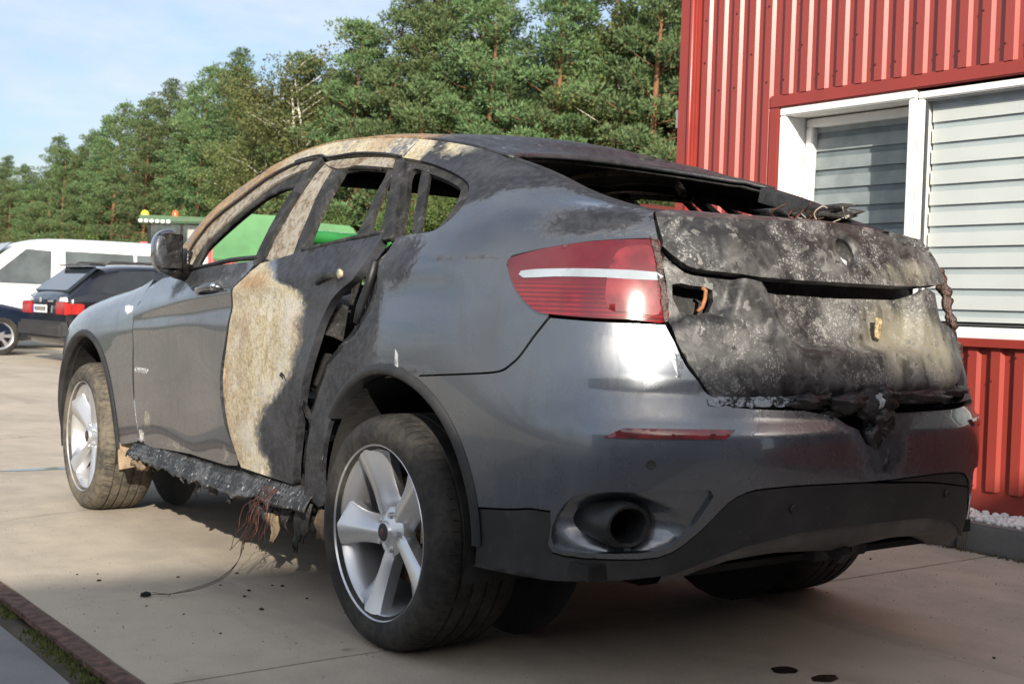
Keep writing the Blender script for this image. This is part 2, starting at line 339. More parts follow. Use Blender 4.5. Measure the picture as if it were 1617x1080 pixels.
blinds(-1.50,.68,WX+.055,Z0+.07,Z1-.10,.107); blinds(.79,1.60,WX+.20,Z0+.05,Z1-.06,.107,simple('shaded_blind_fabric',(.34,.38,.39),.8),simple('shaded_sheer_fabric',(.22,.26,.28),.8))  # left window: darker copies of the fabrics, recess shade put into their colour
mb=MB(); mb.box((WX+.05,-1.50,Z1-.10),(WX+.09,.68,Z1-.055)); bb(mb,'blind_cassette',simple('grey_blind_cassette',(.45,.50,.56),.5))
mb=MB(); mb.box((WX+.6,-7.4,.0),(WX+.62,2.3,4.3)); bb(mb,'room_wall',m_room)
mb=MB(); mb.box((WX+.03,2.505,2.22),(WX+.12,2.595,2.37)); 
lo=mb.build('wall_lamp',m_white,None,bevel=.02); tag(lo,'small white box lamp on the far corner of the red workshop','lamp')
# low red hall far behind the workshop
HL=empty('red_hall',(17,34,0)); tag(HL,'low dark red hall glimpsed between the car roof and the workshop corner','building')
def hb_(mb,name,mat): mb.v=[(p[0]-17,p[1]-34,p[2]) for p in mb.v]; return mb.build(name,mat,HL)
mb=MB(); ys_=[]; 
prof=[]; x=22.4
while x<44: prof+=[(x,0),(x+.1,0),(x+.14,-.04),(x+.24,-.04)]; x+=.28
mb.grid([[(p,24+d,z) for p,d in prof] for z in (0,2,3.6)]); hb_(mb,'wall',m_red)
mb=MB(); mb.prism([(22.1,23.6,3.55),(22.1,23.6,3.75),(22.1,28,4.6),(22.1,28,4.4)],(22,0,0)); hb_(mb,'roof',simple('dark_red_roof',(.16,.018,.018),.5))
# hall behind the photographer: its eave throws the shade over the foreground
SH=SUN/SUN.z; g0=Vector((-1.15,1.33,0)); e=Vector((1,-.15,0)).normalized(); top=g0+SH*6.0
RB=empty('grey_hall',tuple(top+e*-2-Vector((0,0,6)))); tag(RB,'grey metal hall standing behind the photographer, casting the foreground shade','building')
nrm=Vector((e.y,-e.x,0)); 
def rb(a,b,z0,z1,d0,d1,name,mat):
    mb=MB(); p0=top+e*a; p1=top+e*b; q=[p0-nrm*-d0,p1-nrm*-d0,p1-nrm*-d1,p0-nrm*-d1]; q=[Vector((p.x,p.y,z0))-RB.location for p in q]; mb.prism(q,(0,0,z1-z0)); mb.build(name,mat,RB)
m_hall=simple('grey_hall_sheet',(.40,.405,.41),.5,var=.1,scale=2)
rb(-20,14,0,5.8,.3,10,'wall',m_hall); rb(-20.2,14.2,5.8,6.0,0,10.3,'roof',simple('grey_roof',(.13,.13,.13),.6))
for k in range(2): rb(-3+k*5.5,1+k*5.5,0,3.8,.22,.28,'gate',simple('gate_sheet%d'%k,(.32,.33,.34),.5))
# ================================================================== burnt car: body surface
def col(y,ws,zs): return [(w,y,z) for w,z in zip(ws,zs)]
COLS=[
 [(.60,3.70,.30),(.62,3.78,.45),(.63,3.78,.62),(.62,3.70,.78),(.60,3.58,.87),(.56,3.48,.91),(.5,3.43,.94),(.4,3.40,.96)],
 [(.86,3.45,.30),(.885,3.48,.45),(.89,3.48,.62),(.88,3.45,.79),(.85,3.40,.90),(.80,3.35,.955),(.72,3.3,.99),(.6,3.28,1.01)],
 col(3.1,(.955,.965,.97,.96,.93,.87,.77,.65),(.32,.46,.64,.81,.935,1.0,1.04,1.065)),
 col(2.7,(.955,.968,.973,.966,.94,.875,.78,.66),(.34,.48,.66,.84,.967,1.05,1.09,1.115)),
 col(2.25,(.93,.95,.962,.962,.945,.888,.875,.86),(.35,.49,.69,.88,.998,1.105,1.13,1.15)),
 col(2.08,(.9275,.9475,.96,.962,.95,.893,.865,.83),(.3525,.495,.695,.89,1.015,1.128,1.19,1.245)),
 col(1.9,(.925,.945,.957,.963,.955,.90,.85,.79),(.355,.5,.70,.90,1.033,1.15,1.27,1.385)),
 col(1.6,(.925,.945,.957,.963,.957,.905,.82,.72),(.357,.5,.71,.91,1.06,1.175,1.37,1.545)),
 col(1.2,(.925,.945,.957,.963,.957,.905,.795,.648),(.36,.505,.715,.92,1.095,1.20,1.45,1.658)),
 col(.8,(.925,.945,.957,.963,.955,.90,.785,.62),(.36,.505,.72,.935,1.125,1.228,1.46,1.675)),
 col(.4,(.94,.955,.965,.965,.95,.89,.77,.61),(.365,.51,.725,.945,1.152,1.256,1.46,1.642)),
 col(0.,(.96,.972,.976,.972,.935,.875,.755,.602),(.365,.52,.73,.95,1.178,1.285,1.438,1.571)),
 col(-.35,(.94,.95,.953,.945,.905,.83,.725,.602),(.365,.53,.74,.96,1.193,1.315,1.402,1.472)),
 [(.885,-.66,.37),(.895,-.67,.53),(.90,-.66,.74),(.885,-.62,.96),(.85,-.55,1.195),(.755,-.52,1.33),(.67,-.50,1.382),(.585,-.50,1.412)],
 [(.77,-.86,.38),(.78,-.88,.53),(.785,-.885,.74),(.765,-.825,.96),(.742,-.765,1.19),(.675,-.72,1.315),(.61,-.69,1.347),(.548,-.68,1.362)],
 [(.59,-.98,.39),(.60,-1.005,.53),(.60,-1.015,.74),(.585,-.948,.96),(.575,-.892,1.19),(.548,-.84,1.30),(.505,-.79,1.34),(.46,-.745,1.355)],
 [(.3,-1.05,.41),(.3,-1.08,.55),(.3,-1.085,.74),(.3,-1.03,.96),(.295,-.965,1.185),(.28,-.912,1.305),(.26,-.86,1.345),(.25,-.81,1.358)],
 [(0,-1.065,.41),(0,-1.095,.55),(0,-1.10,.74),(0,-1.05,.96),(0,-.985,1.185),(0,-.93,1.312),(0,-.88,1.352),(0,-.83,1.362)]]
L=np.array(COLS,float); Lm=L[::-1][1:].copy(); L[:,:,0]*=-1
G=np.concatenate([L,Lm],0)
def knots(G,axis):
    D=np.linalg.norm(np.diff(G,axis=axis),axis=2).mean(axis=1-axis)
    return np.concatenate([[0],np.cumsum(D)])
def splM(t):
    n=len(t);h=np.diff(t);A=np.zeros((n,n));B=np.zeros((n,n));A[0,0]=A[-1,-1]=1
    for i in range(1,n-1):
        A[i,i-1]=h[i-1];A[i,i]=2*(h[i-1]+h[i]);A[i,i+1]=h[i]
        B[i,i-1]=6/h[i-1];B[i,i]=-6/h[i-1]-6/h[i];B[i,i+1]=6/h[i]
    return np.linalg.solve(A,B)
def spl(t,Mm,q):
    n=len(t);h=np.diff(t)
    k=np.clip(np.searchsorted(t,q)-1,0,n-2);hh=h[k];a=(t[k+1]-q)/hh;b=(q-t[k])/hh
    E=np.eye(n)
    return a[:,None]*E[k]+b[:,None]*E[k+1]+((a**3-a)[:,None]*Mm[k]+(b**3-b)[:,None]*Mm[k+1])*(hh**2/6)[:,None]

class Net:
    def __init__(s,G): s.G=G;s.tu=knots(G,0);s.tv=knots(G,1);s.Mu=splM(s.tu);s.Mv=splM(s.tv)
    def ev(s,a,b): return np.einsum('ni,nj,ijk->nk',spl(s.tu,s.Mu,a),spl(s.tv,s.Mv,b),s.G,optimize=True)
    def nrm(s,a,b,e=.004):
        n=np.cross(s.ev(a+e,b)-s.ev(a-e,b),s.ev(a,b+e)-s.ev(a,b-e)); return n/np.linalg.norm(n,axis=1)[:,None]
NET=Net(G); AC=NET.tu[17]; BT=NET.tv[7]; BE=NET.tv[4]
OUT={"front_door":[[1.676,0.879],[1.929,0.86],[2.157,0.863],[2.422,0.866],[2.71,0.861],[2.671,0.828],[2.61,0.745],[2.598,0.66],[2.579,0.577],[2.521,0.387],[2.563,0.217],[2.649,0.074],[2.178,0.071],[1.596,0.064],[1.556,0.272],[1.542,0.406],[1.538,0.519],[1.526,0.745],[1.547,0.841]],"rear_door":[[2.753,0.849],[3.059,0.862],[3.38,0.871],[3.58,0.873],[3.59,0.855],[3.575,0.791],[3.555,0.725],[3.45,0.685],[3.357,0.639],[3.303,0.587],[3.283,0.509],[3.236,0.407],[3.189,0.29],[3.147,0.141],[3.122,0.063],[2.682,0.071],[2.587,0.219],[2.545,0.388],[2.6,0.576],[2.621,0.659],[2.636,0.738],[2.699,0.824]],"quarter_front":[[3.687,0.843],[3.688,0.729],[3.673,0.641],[3.608,0.58],[3.504,0.525],[3.413,0.468],[3.344,0.382],[3.293,0.299],[3.249,0.189],[3.205,0.038]],"qwin_outer":[[3.377,1.065],[3.557,1.054],[3.711,1.037],[3.82,1.016],[3.876,0.992],[3.918,0.945],[3.919,0.895],[3.871,0.856],[3.755,0.857],[3.686,0.854]],"light":[[4.307,0.727],[4.316,0.74],[4.402,0.755],[4.555,0.779],[4.691,0.796],[4.718,0.792],[4.727,0.734],[4.732,0.676],[4.732,0.617],[4.656,0.62],[4.561,0.621],[4.445,0.626],[4.407,0.634],[4.374,0.655],[4.347,0.678]],"gap_bumper":[[4.445,0.624],[4.386,0.577],[4.342,0.535],[4.316,0.515],[4.278,0.494],[4.185,0.482],[4.067,0.473],[3.965,0.468]],"stripe":[[4.368,0.711],[4.473,0.717],[4.587,0.72],[4.715,0.718],[4.717,0.701],[4.595,0.703],[4.474,0.701],[4.379,0.697]],"tg_left":[[4.709,0.914],[4.731,0.797],[4.739,0.707],[4.735,0.618],[4.743,0.577],[4.762,0.53],[4.788,0.491],[4.808,0.466]],"bump_top":[[4.736,0.617],[4.745,0.576],[4.763,0.528],[4.788,0.491],[4.806,0.464],[4.839,0.44],[4.905,0.427],[5.084,0.421],[5.245,0.415],[5.414,0.403],[5.617,0.409],[5.919,0.409]],"lid_low":[[4.734,0.786],[4.753,0.768],[4.774,0.752],[4.818,0.732],[4.951,0.726],[5.011,0.723],[5.235,0.721],[5.61,0.715],[5.905,0.72]],"hole":[[4.76,0.702],[4.814,0.7],[4.87,0.692],[4.851,0.645],[4.772,0.642]],"tg_bottom":[[4.791,0.493],[4.815,0.468],[5.053,0.466],[5.414,0.464],[5.744,0.461],[5.858,0.502],[6.0,0.583],[5.9,0.616],[5.813,0.704]],"recess":[[5.016,0.711],[5.037,0.665],[5.069,0.577],[5.119,0.56],[5.537,0.562],[5.624,0.618],[5.644,0.705]],"reflector":[[4.574,0.344],[4.604,0.375],[4.864,0.38],[4.837,0.352]],"skirt_top":[[4.199,0.123],[4.303,0.137],[4.449,0.153]],"surround":[[4.434,0.067],[4.43,0.112],[4.466,0.174],[4.52,0.205],[4.663,0.217],[4.805,0.224],[4.802,0.182],[4.748,0.094],[4.703,0.063],[4.606,0.052],[4.465,0.052]],"skirt_top2":[[4.703,0.054],[4.758,0.086],[4.812,0.146],[4.854,0.195],[4.901,0.218],[4.965,0.224],[5.143,0.22],[5.397,0.216],[5.853,0.214]],"fender_gap":[[1.545,0.951],[1.516,0.746],[1.53,0.519],[1.534,0.406],[1.548,0.271],[1.589,0.07]],"rail_low":[[3.361,1.067],[3.201,1.076],[3.019,1.08],[2.845,1.076],[2.75,1.087],[2.569,1.089],[2.347,1.087],[2.192,1.069],[2.005,1.059],[1.896,1.009],[1.843,0.945]],"ffr_out":[[2.752,1.08],[2.585,1.081],[2.391,1.068],[2.235,1.049],[2.048,1.033],[1.95,0.978],[1.921,0.908]],"ffr_in":[[2.041,0.866],[2.076,0.941],[2.237,0.984],[2.403,1.01],[2.579,1.021],[2.714,1.021],[2.792,1.037]],"fbar":[[2.733,1.078],[2.79,1.078],[2.8,1.001],[2.753,0.938],[2.753,0.853],[2.676,0.854],[2.687,0.931],[2.738,1.017]],"bpil":[[2.822,1.066],[2.962,1.058],[2.997,1.009],[3.008,0.939],[3.034,0.856],[2.749,0.864],[2.772,0.928],[2.805,1.001]],"rfr_top":[[2.832,1.065],[2.974,1.07],[3.216,1.069],[3.379,1.058],[3.394,1.039],[3.27,1.043],[3.084,1.051],[2.977,1.045]],"rbar1":[[3.297,1.056],[3.345,1.053],[3.427,0.932],[3.47,0.868],[3.389,0.871],[3.37,0.934],[3.337,1.018]],"rbar2":[[3.328,1.063],[3.392,1.061],[3.523,0.975],[3.651,0.872],[3.632,0.857],[3.577,0.866],[3.493,0.947],[3.405,1.013]],"qhole":[[3.465,1.039],[3.596,1.031],[3.704,1.019],[3.797,1.002],[3.836,0.984],[3.866,0.932],[3.857,0.87],[3.776,0.871],[3.684,0.871],[3.571,0.965]],"qdiv":[[3.533,1.037],[3.586,1.034],[3.689,0.958],[3.778,0.868],[3.739,0.868],[3.642,0.958]],"backpts":[[3.91,1.116],[4.008,1.118],[4.219,1.122],[4.427,1.122],[4.546,1.122],[4.695,1.037]],"soot_curve":[[3.94,0.891],[3.988,0.765],[3.859,0.725],[3.811,0.655],[3.705,0.582]]}

def sst(x,lo,hi):
    t=np.clip((x-lo)/(hi-lo),0,1); return t*t*(3-2*t)
def crease(a,b):
    aa=np.where(a>AC,2*AC-a,a)
    A=sst(aa,1.0,1.9)*(1-sst(aa,4.0,4.30))*.011
    d=A*np.exp(-np.abs(b-BE)/.035)-A*.8*np.exp(-((b-BE+.075)/.045)**2)
    F=sst(aa,4.30,4.62)
    d+=F*(-.006*(1-sst(b,.470,.488))*sst(b,.370,.378)+.002*(1-sst(b,.364,.376)))
    return d
def surf(a,b,off=0):
    a=np.asarray(a,float); b=np.asarray(b,float); n=NET.nrm(a,b); return NET.ev(a,b)+n*(crease(a,b)+off)[:,None],n
def side_ab(pts):
    """(y,z) on the left flank -> chart coordinates"""
    out=[]
    for y,z in pts:
        a=float(np.interp(-y,[-3.48,-3.1,-2.7,-2.25,-1.9,-1.2,-.4,0,.35,.66],[NET.tu[1],NET.tu[2],NET.tu[3],NET.tu[4],NET.tu[6],NET.tu[8],NET.tu[10],NET.tu[11],NET.tu[12],NET.tu[13]])); b=float(np.interp(z,[.36,.5,.72,.93,1.1,1.2],NET.tv[:6]))
        for _ in range(12):
            q=NET.ev(np.array([a,a+1e-3,a]),np.array([b,b,b+1e-3])); J=np.array([[q[1,1]-q[0,1],q[2,1]-q[0,1]],[q[1,2]-q[0,2],q[2,2]-q[0,2]]])/1e-3
            s=np.linalg.solve(J+1e-6*np.eye(2),np.array([y-q[0,1],z-q[0,2]])); a+=float(np.clip(s[0],-.1,.1)); b+=float(np.clip(s[1],-.1,.1))
        out.append((a,b))
    return out
def mir(pts): return [(2*AC-a,b) for a,b in pts][::-1]
def inpoly(P,poly):
    x,y=P[:,0],P[:,1]; c=np.zeros(len(P),bool); n=len(poly)
    for i in range(n):
        x1,y1=poly[i]; x2,y2=poly[(i+1)%n]
        if y1==y2: continue
        k=((y1>y)!=(y2>y))&(x<(x2-x1)*(y-y1)/(y2-y1)+x1); c^=k
    return c
def resample(loop,d):
    out=[]
    for i in range(len(loop)):
        p=np.array(loop[i],float);q=np.array(loop[(i+1)%len(loop)],float);n=max(1,int(np.ceil(np.linalg.norm(q-p)/d)))
        for k in range(n): out.append(tuple(p+(q-p)*k/n))
    return out
def jag(loop,amp,freq,seed=0):
    return [(a+amp*noise.noise((a*freq,b*freq,seed)),b+amp*noise.noise((a*freq,b*freq,seed+7.3))) for a,b in loop]
def panel(name,outer,mat,parent,holes=(),disp=None,off=0,thick=.016,res=.022,burn=None,sides=(1,),names=None):
    """a body panel cut out of the surface along an outline, with returned edges"""
    loops=[resample(outer,res)]+[resample(h,res) for h in holes]
    vs=[];es=[]
    for L in loops:
        k=len(vs); vs+=L; es+=[(k+i,k+(i+1)%len(L)) for i in range(len(L))]
    A=np.array(loops[0]); lo=A.min(0);hi=A.max(0)
    gx,gy=np.meshgrid(np.arange(lo[0]+res*.5,hi[0],res),np.arange(lo[1]+res*.5,hi[1],res)); Q=np.stack([gx.ravel(),gy.ravel()],1)
    ok=inpoly(Q,loops[0])
    for h in loops[1:]: ok&=~inpoly(Q,h)
    Q=Q[ok]
    # keep interior points off the outline
    E=np.array(vs); 
    if len(Q): 
        keep=np.ones(len(Q),bool)
        for i in range(0,len(E),200): keep&=(np.hypot(Q[:,None,0]-E[None,i:i+200,0],Q[:,None,1]-E[None,i:i+200,1]).min(1)>res*.45)
        Q=Q[keep]
    allv=[Vector((float(p[0]),float(p[1]))) for p in vs]+[Vector((float(p[0]),float(p[1]))) for p in Q]
    v2,e2,f2,_,_,_=delaunay_2d_cdt(allv,es,[],0,1e-6)
    V=np.array([(v.x,v.y) for v in v2]); F=np.array([f for f in f2 if len(f)==3])
    cen=V[F].mean(1); ok=inpoly(cen,loops[0])
    for h in loops[1:]: ok&=~inpoly(cen,h)
    F=F[ok]
    e1=V[F[:,1]]-V[F[:,0]]; e2_=V[F[:,2]]-V[F[:,0]]; neg=(e1[:,0]*e2_[:,1]-e1[:,1]*e2_[:,0])<0; F[neg]=F[neg][:,::-1]
    X,n=surf(V[:,0],V[:,1],off)
    if disp is not None: X=X+n*disp(V[:,0],V[:,1],X)[:,None]
    edges={}
    for t in F:
        for i in range(3): edges[(t[i],t[(i+1)%3])]=1
    bnd=[(i,j) for (i,j) in edges if (j,i) not in edges]
    ring=sorted({i for e in bnd for i in e}); idx={v:k for k,v in enumerate(ring)}; m=len(X)
    R1=X[ring]; R2=X[ring]-n[ring]*thick
    VV=np.concatenate([X,R1,R2]); mr=len(ring)
    FF=[tuple(t) for t in F]+[(m+idx[j],m+idx[i],m+mr+idx[i],m+mr+idx[j]) for i,j in bnd]
    BU=None
    if burn is not None:
        B=burn(X[:,0],X[:,1],X[:,2],V[:,0],V[:,1]); B=tuple(B)+((.25,) if len(B)==3 else ()); B=np.stack([np.broadcast_to(np.asarray(q,float),(len(X),)) for q in B],1); BU=np.concatenate([B,B[ring],B[ring]])
    objs=[]
    for s in sides:
        P=VV.copy(); ff=FF
        if s<0: P[:,0]*=-1; ff=[f[::-1] for f in FF]
        me=bpy.data.meshes.new(name); me.from_pydata(P.tolist(),[],[tuple(int(i) for i in f) for f in ff])
        if BU is not None:
            at=me.attributes.new('burn','FLOAT_COLOR','POINT'); at.data.foreach_set('color',np.clip(BU if s>0 else np.maximum(BU,[[.75,0,0,0]]),0,1).astype(np.float32).ravel())
        objs.append(fin(name,me,mat,parent,True))
    return objs[0] if len(objs)==1 else objs
# ------------------------------------------------------------------ car materials
def burnt_paint(T):
    tcn=T.n('TexCoord'); oc=tcn.outputs['Object']
    at=T.n('Attribute',attribute_name='burn'); sp=T.n('SeparateColor',{0:at.outputs['Color']})
    n1=T.noise(oc,9,6,.62,.4); n2=T.noise(oc,38,5,.6); n3=T.noise(oc,120,3,.6); n4=T.noise(oc,3.2,5,.6,.6)
    st=T.n('Mapping',{0:oc,3:(9,9,1.6)}); nst=T.noise(st.outputs[0],2.2,5,.6,.2)
    wp=T.n('VectorMath',{0:oc,1:T.n('VectorMath',{0:T.n('TexNoise',{'Vector':oc,'Scale':30.0,'Detail':3.0}).outputs['Color'],'Scale':.05},operation='SCALE').outputs[0]},operation='ADD').outputs[0]
    cell=T.n('SeparateColor',{0:T.n('TexVoronoi',{'Vector':wp,'Scale':58.0}).outputs['Color']}).outputs[0]
    def mask(ch,k,lo,hi,n1=n1):
        ch=T.math('ADD',ch,T.math('MULTIPLY',T.math('MULTIPLY',T.math('SUBTRACT',cell,.5),.24),T.sstep(ch,.03,.3)))
        return mask0(ch,k,lo,hi,n1)
    def mask0(ch,k,lo,hi,n1):
        v=T.math('ADD',ch,T.math('MULTIPLY',T.math('SUBTRACT',T.math('ADD',T.math('MULTIPLY',n1,.6),T.math('MULTIPLY',n2,.4)),.5),k)); return T.sstep(v,lo,hi)
    soot=mask(sp.outputs[0],1.0,.30,.72); rust=mask(sp.outputs[1],.75,.30,.78,T.noise(oc,24,7,.7,.5)) if 1 else None; ashv=T.math('ADD',sp.outputs[2],T.math('MULTIPLY',T.math('SUBTRACT',T.math('ADD',T.math('MULTIPLY',n2,.55),T.math('MULTIPLY',n3,.45)),.5),2.0)); ash=T.math('MAXIMUM',T.math('MULTIPLY',T.sstep(ashv,.58,.86),T.sstep(sp.outputs[2],.02,.2)),T.math('MULTIPLY',T.sstep(T.math('ADD',sp.outputs[2],T.math('MULTIPLY',T.math('SUBTRACT',n1,.5),.9)),.28,.60),T.math('MULTIPLY',sp.outputs[1],.75)))
    fl=T.n('TexVoronoi',{'Vector':oc,'Scale':900.0}); 
    paint=T.mix(T.math('MULTIPLY',fl.outputs['Color'],.10),(.150,.163,.183),(.27,.29,.32))
    dirt=T.math('ADD',T.math('MULTIPLY',T.sstep(T.noise(oc,5,7,.68),.42,.75),.20),T.math('MULTIPLY',T.sstep(nst,.5,.72),.14))
    paint=T.mix(dirt,paint,(.13,.11,.09))
    nr=T.noise(oc,22,7,.72,1.2); nf=T.noise(oc,75,5,.7,.8)
    sv=T.n('Mapping',{0:oc,3:(30,22,4)}); nv=T.noise(sv.outputs[0],1.0,7,.7,.8)
    rustc=T.ramp(T.math('ADD',T.math('MULTIPLY',nr,.45),T.math('ADD',T.math('MULTIPLY',n1,.25),T.math('MULTIPLY',nv,.30))),[(.31,(.14,.095,.052)),(.39,(.29,.22,.125)),(.45,(.42,.355,.225)),(.51,(.48,.43,.31)),(.58,(.54,.515,.435)),(.68,(.40,.33,.22))])
    rustc=T.mix(T.math('MULTIPLY',T.sstep(T.math('ADD',n4,T.math('MULTIPLY',T.math('SUBTRACT',nv,.5),.4)),.52,.70),.6),rustc,T.mix(nr,(.14,.072,.032),(.30,.185,.09)))
    orr=T.sstep(T.math('ADD',at.outputs['Alpha'],T.math('MULTIPLY',T.math('SUBTRACT',T.math('ADD',T.math('MULTIPLY',nr,.5),T.math('MULTIPLY',nv,.5)),.5),1.6)),.25,.80)
    rustc=T.mix(T.math('MULTIPLY',orr,.8),rustc,T.ramp(nr,[(.3,(.12,.05,.018)),(.45,(.24,.12,.045)),(.58,(.34,.21,.09)),(.7,(.38,.29,.16))]))
    rustc=T.mix(T.math('MULTIPLY',T.sstep(nf,.50,.64),.6),rustc,(.10,.085,.068)); rustc=T.mix(T.math('MULTIPLY',T.sstep(nf,.40,.30),.5),rustc,(.50,.49,.45))
    vs=T.n('TexVoronoi',{'Vector':T.n('Mapping',{0:oc,3:(1,1,1)}).outputs[0],'Scale':26.0},feature='DISTANCE_TO_EDGE'); ck=T.math('MULTIPLY',T.math('SUBTRACT',1.0,T.sstep(T.math('ADD',vs.outputs['Distance'],T.math('MULTIPLY',nf,.10)),.05,.10)),.35); rustc=T.mix(ck,rustc,(.09,.075,.06))
    sootc=T.mix(T.sstep(n2,.35,.7),(.013,.0135,.016),(.034,.0355,.042))
    sootc=T.mix(T.math('MULTIPLY',T.sstep(n4,.45,.7),.6),sootc,(.060,.063,.072))
    ashc=T.mix(T.sstep(n1,.35,.65),(.56,.57,.58),(.40,.38,.33))
    c=T.mix(soot,paint,sootc); c=T.mix(rust,c,rustc); c=T.mix(ash,c,ashc)
    bf=T.n('NewGeometry').outputs['Backfacing']; c=T.mix(bf,c,g(.010)); soot=T.math('MAXIMUM',soot,bf)
    solid=T.math('MAXIMUM',soot,T.math('MAXIMUM',rust,ash))
    clean=T.math('SUBTRACT',1.0,solid,clamp=True)
    rough=T.math('ADD',T.math('MULTIPLY',solid,.22),T.math('ADD',.25,T.math('MULTIPLY',dirt,.8)))
    rough=T.math('ADD',rough,T.math('MULTIPLY',T.math('MAXIMUM',rust,ash),.2))
    bh=T.math('ADD',T.math('MULTIPLY',T.math('ADD',T.math('MULTIPLY',n2,.6),T.math('MULTIPLY',n3,.4)),solid),T.math('MULTIPLY',ash,.5))
    bp=T.n('Bump',{'Height':bh,'Strength':.55,'Distance':.006})
    return T.n('BsdfPrincipled',{'Base Color':c,'Metallic':T.math('MULTIPLY',clean,.85),'Roughness':rough,'Coat Weight':T.math('MULTIPLY',clean,1.0),'Coat Roughness':.035,'Normal':bp.outputs[0]}).outputs[0]
m_paint=M('burnt_metallic_paint',burnt_paint)
def burnt_tail(T):
    oc=T.n('TexCoord').outputs['Object']; at=T.n('Attribute',attribute_name='burn'); sp=T.n('SeparateColor',{0:at.outputs['Color']})
    n1=T.noise(oc,4.5,6,.62,.7); n2=T.noise(oc,16,6,.65,.5); n3=T.noise(oc,85,4,.65); n4=T.noise(oc,210,2,.5)
    st=T.n('Mapping',{0:oc,3:(14,14,2.2)}); ns=T.noise(st.outputs[0],1.3,5,.6,.3)
    c=T.mix(T.sstep(n2,.35,.65),(.014,.014,.0145),(.050,.050,.051))
    gv=T.math('ADD',sp.outputs[2],T.math('MULTIPLY',T.math('SUBTRACT',T.math('ADD',T.math('MULTIPLY',n1,.5),T.math('ADD',T.math('MULTIPLY',n2,.3),T.math('MULTIPLY',ns,.2))),.5),1.7))
    grey=T.sstep(gv,.10,.52); c=T.mix(T.math('MULTIPLY',grey,.85),c,T.mix(n2,(.10,.10,.098),(.19,.187,.178)))
    be=T.sstep(T.math('ADD',sp.outputs[1],T.math('MULTIPLY',T.math('SUBTRACT',T.math('ADD',T.math('MULTIPLY',n1,.5),T.math('MULTIPLY',ns,.5)),.5),1.1)),.22,.62)
    c=T.mix(T.math('MULTIPLY',be,.85),c,T.mix(n2,(.20,.18,.125),(.31,.295,.24)))
    spk=T.math('MULTIPLY',T.sstep(T.math('ADD',T.math('MULTIPLY',T.noise(oc,150,3,.6),.7),T.math('MULTIPLY',n2,.3)),.545,.60),T.sstep(T.math('ADD',T.noise(oc,5,5,.65),T.math('MULTIPLY',sp.outputs[2],.35)),.50,.66))
    c=T.mix(T.math('MULTIPLY',spk,.6),c,(.42,.42,.41))
    wp=T.n('VectorMath',{0:oc,1:T.n('VectorMath',{0:T.n('TexNoise',{'Vector':oc,'Scale':26.0,'Detail':4.0}).outputs['Color'],'Scale':.07},operation='SCALE').outputs[0]},operation='ADD').outputs[0]
    vo=T.n('TexVoronoi',{'Vector':wp,'Scale':46.0}); cl=T.n('SeparateColor',{0:vo.outputs['Color']}); fk=T.math('MULTIPLY',T.math('GREATER_THAN',cl.outputs[0],.80),T.sstep(T.noise(oc,7,5,.65),.44,.54)); c=T.mix(T.math('MULTIPLY',fk,.42),c,T.mix(cl.outputs[1],(.05,.05,.052),(.36,.35,.33)))
    dk=T.math('MULTIPLY',T.sstep(T.noise(oc,28,5,.7),.60,.70),.9); c=T.mix(dk,c,g(.008))
    return T.n('BsdfPrincipled',{'Base Color':c,'Roughness':T.math('ADD',.42,T.math('MULTIPLY',grey,.3)),'Metallic':.15,'Normal':T.n('Bump',{'Height':T.math('ADD',T.math('MULTIPLY',n2,.6),T.math('ADD',T.math('MULTIPLY',n3,.35),T.math('ADD',T.math('MULTIPLY',spk,.4),T.math('MULTIPLY',fk,.35)))),'Strength':.42,'Distance':.006}).outputs[0]}).outputs[0]
m_tail=M('burnt_tailgate_steel',burnt_tail)
m_tailcup=simple('ashen_recess',(.16,.16,.155),.8,var=.7,scale=45,bump=.5)
def charred(T):
    oc=T.n('TexCoord').outputs['Object']; n1=T.noise(oc,14,6,.65,.5); n2=T.noise(oc,70,4,.6)
    c=T.mix(T.sstep(n1,.38,.62),g(.008),(.035,.034,.033)); c=T.mix(T.sstep(T.math('ADD',T.math('MULTIPLY',n1,.5),T.math('MULTIPLY',n2,.5)),.56,.70),c,(.17,.165,.155))
    bp=T.n('Bump',{'Height':T.math('ADD',n1,T.math('MULTIPLY',n2,.5)),'Strength':.8,'Distance':.01})
    return T.n('BsdfPrincipled',{'Base Color':c,'Roughness':.68,'Normal':bp.outputs[0]}).outputs[0]
m_char=M('charred_metal',charred)
def palerust(T):
    oc=T.n('TexCoord').outputs['Object']; n1=T.noise(oc,8,6,.65,.5); n2=T.noise(oc,45,5,.62)
    n3=T.noise(oc,20,7,.72,1.0)
    c=T.ramp(T.math('ADD',T.math('MULTIPLY',n1,.5),T.math('MULTIPLY',n3,.5)),[(.30,(.03,.027,.025)),(.40,(.12,.08,.05)),(.46,(.24,.20,.145)),(.53,(.33,.31,.265)),(.60,(.20,.165,.12)),(.68,(.30,.22,.13))]); c=T.mix(T.math('MULTIPLY',T.sstep(n2,.52,.66),.75),c,(.06,.05,.045))
    return T.n('BsdfPrincipled',{'Base Color':c,'Roughness':.8,'Normal':T.n('Bump',{'Height':n2,'Strength':.6,'Distance':.006}).outputs[0]}).outputs[0]
m_pale=M('scorched_bare_steel',palerust)
m_blackplastic=simple('black_textured_plastic',(.016,.017,.019),.5,var=.3,scale=6,bump=.12,bscale=300)
def scuffed(T):
    oc=T.n('TexCoord').outputs['Object']; n1=T.noise(oc,4,6,.65); n2=T.noise(oc,30,5,.7)
    c=T.mix(T.sstep(n1,.4,.75),(.014,.0145,.016),(.035,.034,.033)); c=T.mix(T.math('MULTIPLY',T.sstep(n2,.58,.75),.5),c,(.09,.085,.08))
    return T.n('BsdfPrincipled',{'Base Color':c,'Roughness':T.math('ADD',.42,T.math('MULTIPLY',n1,.25))}).outputs[0]
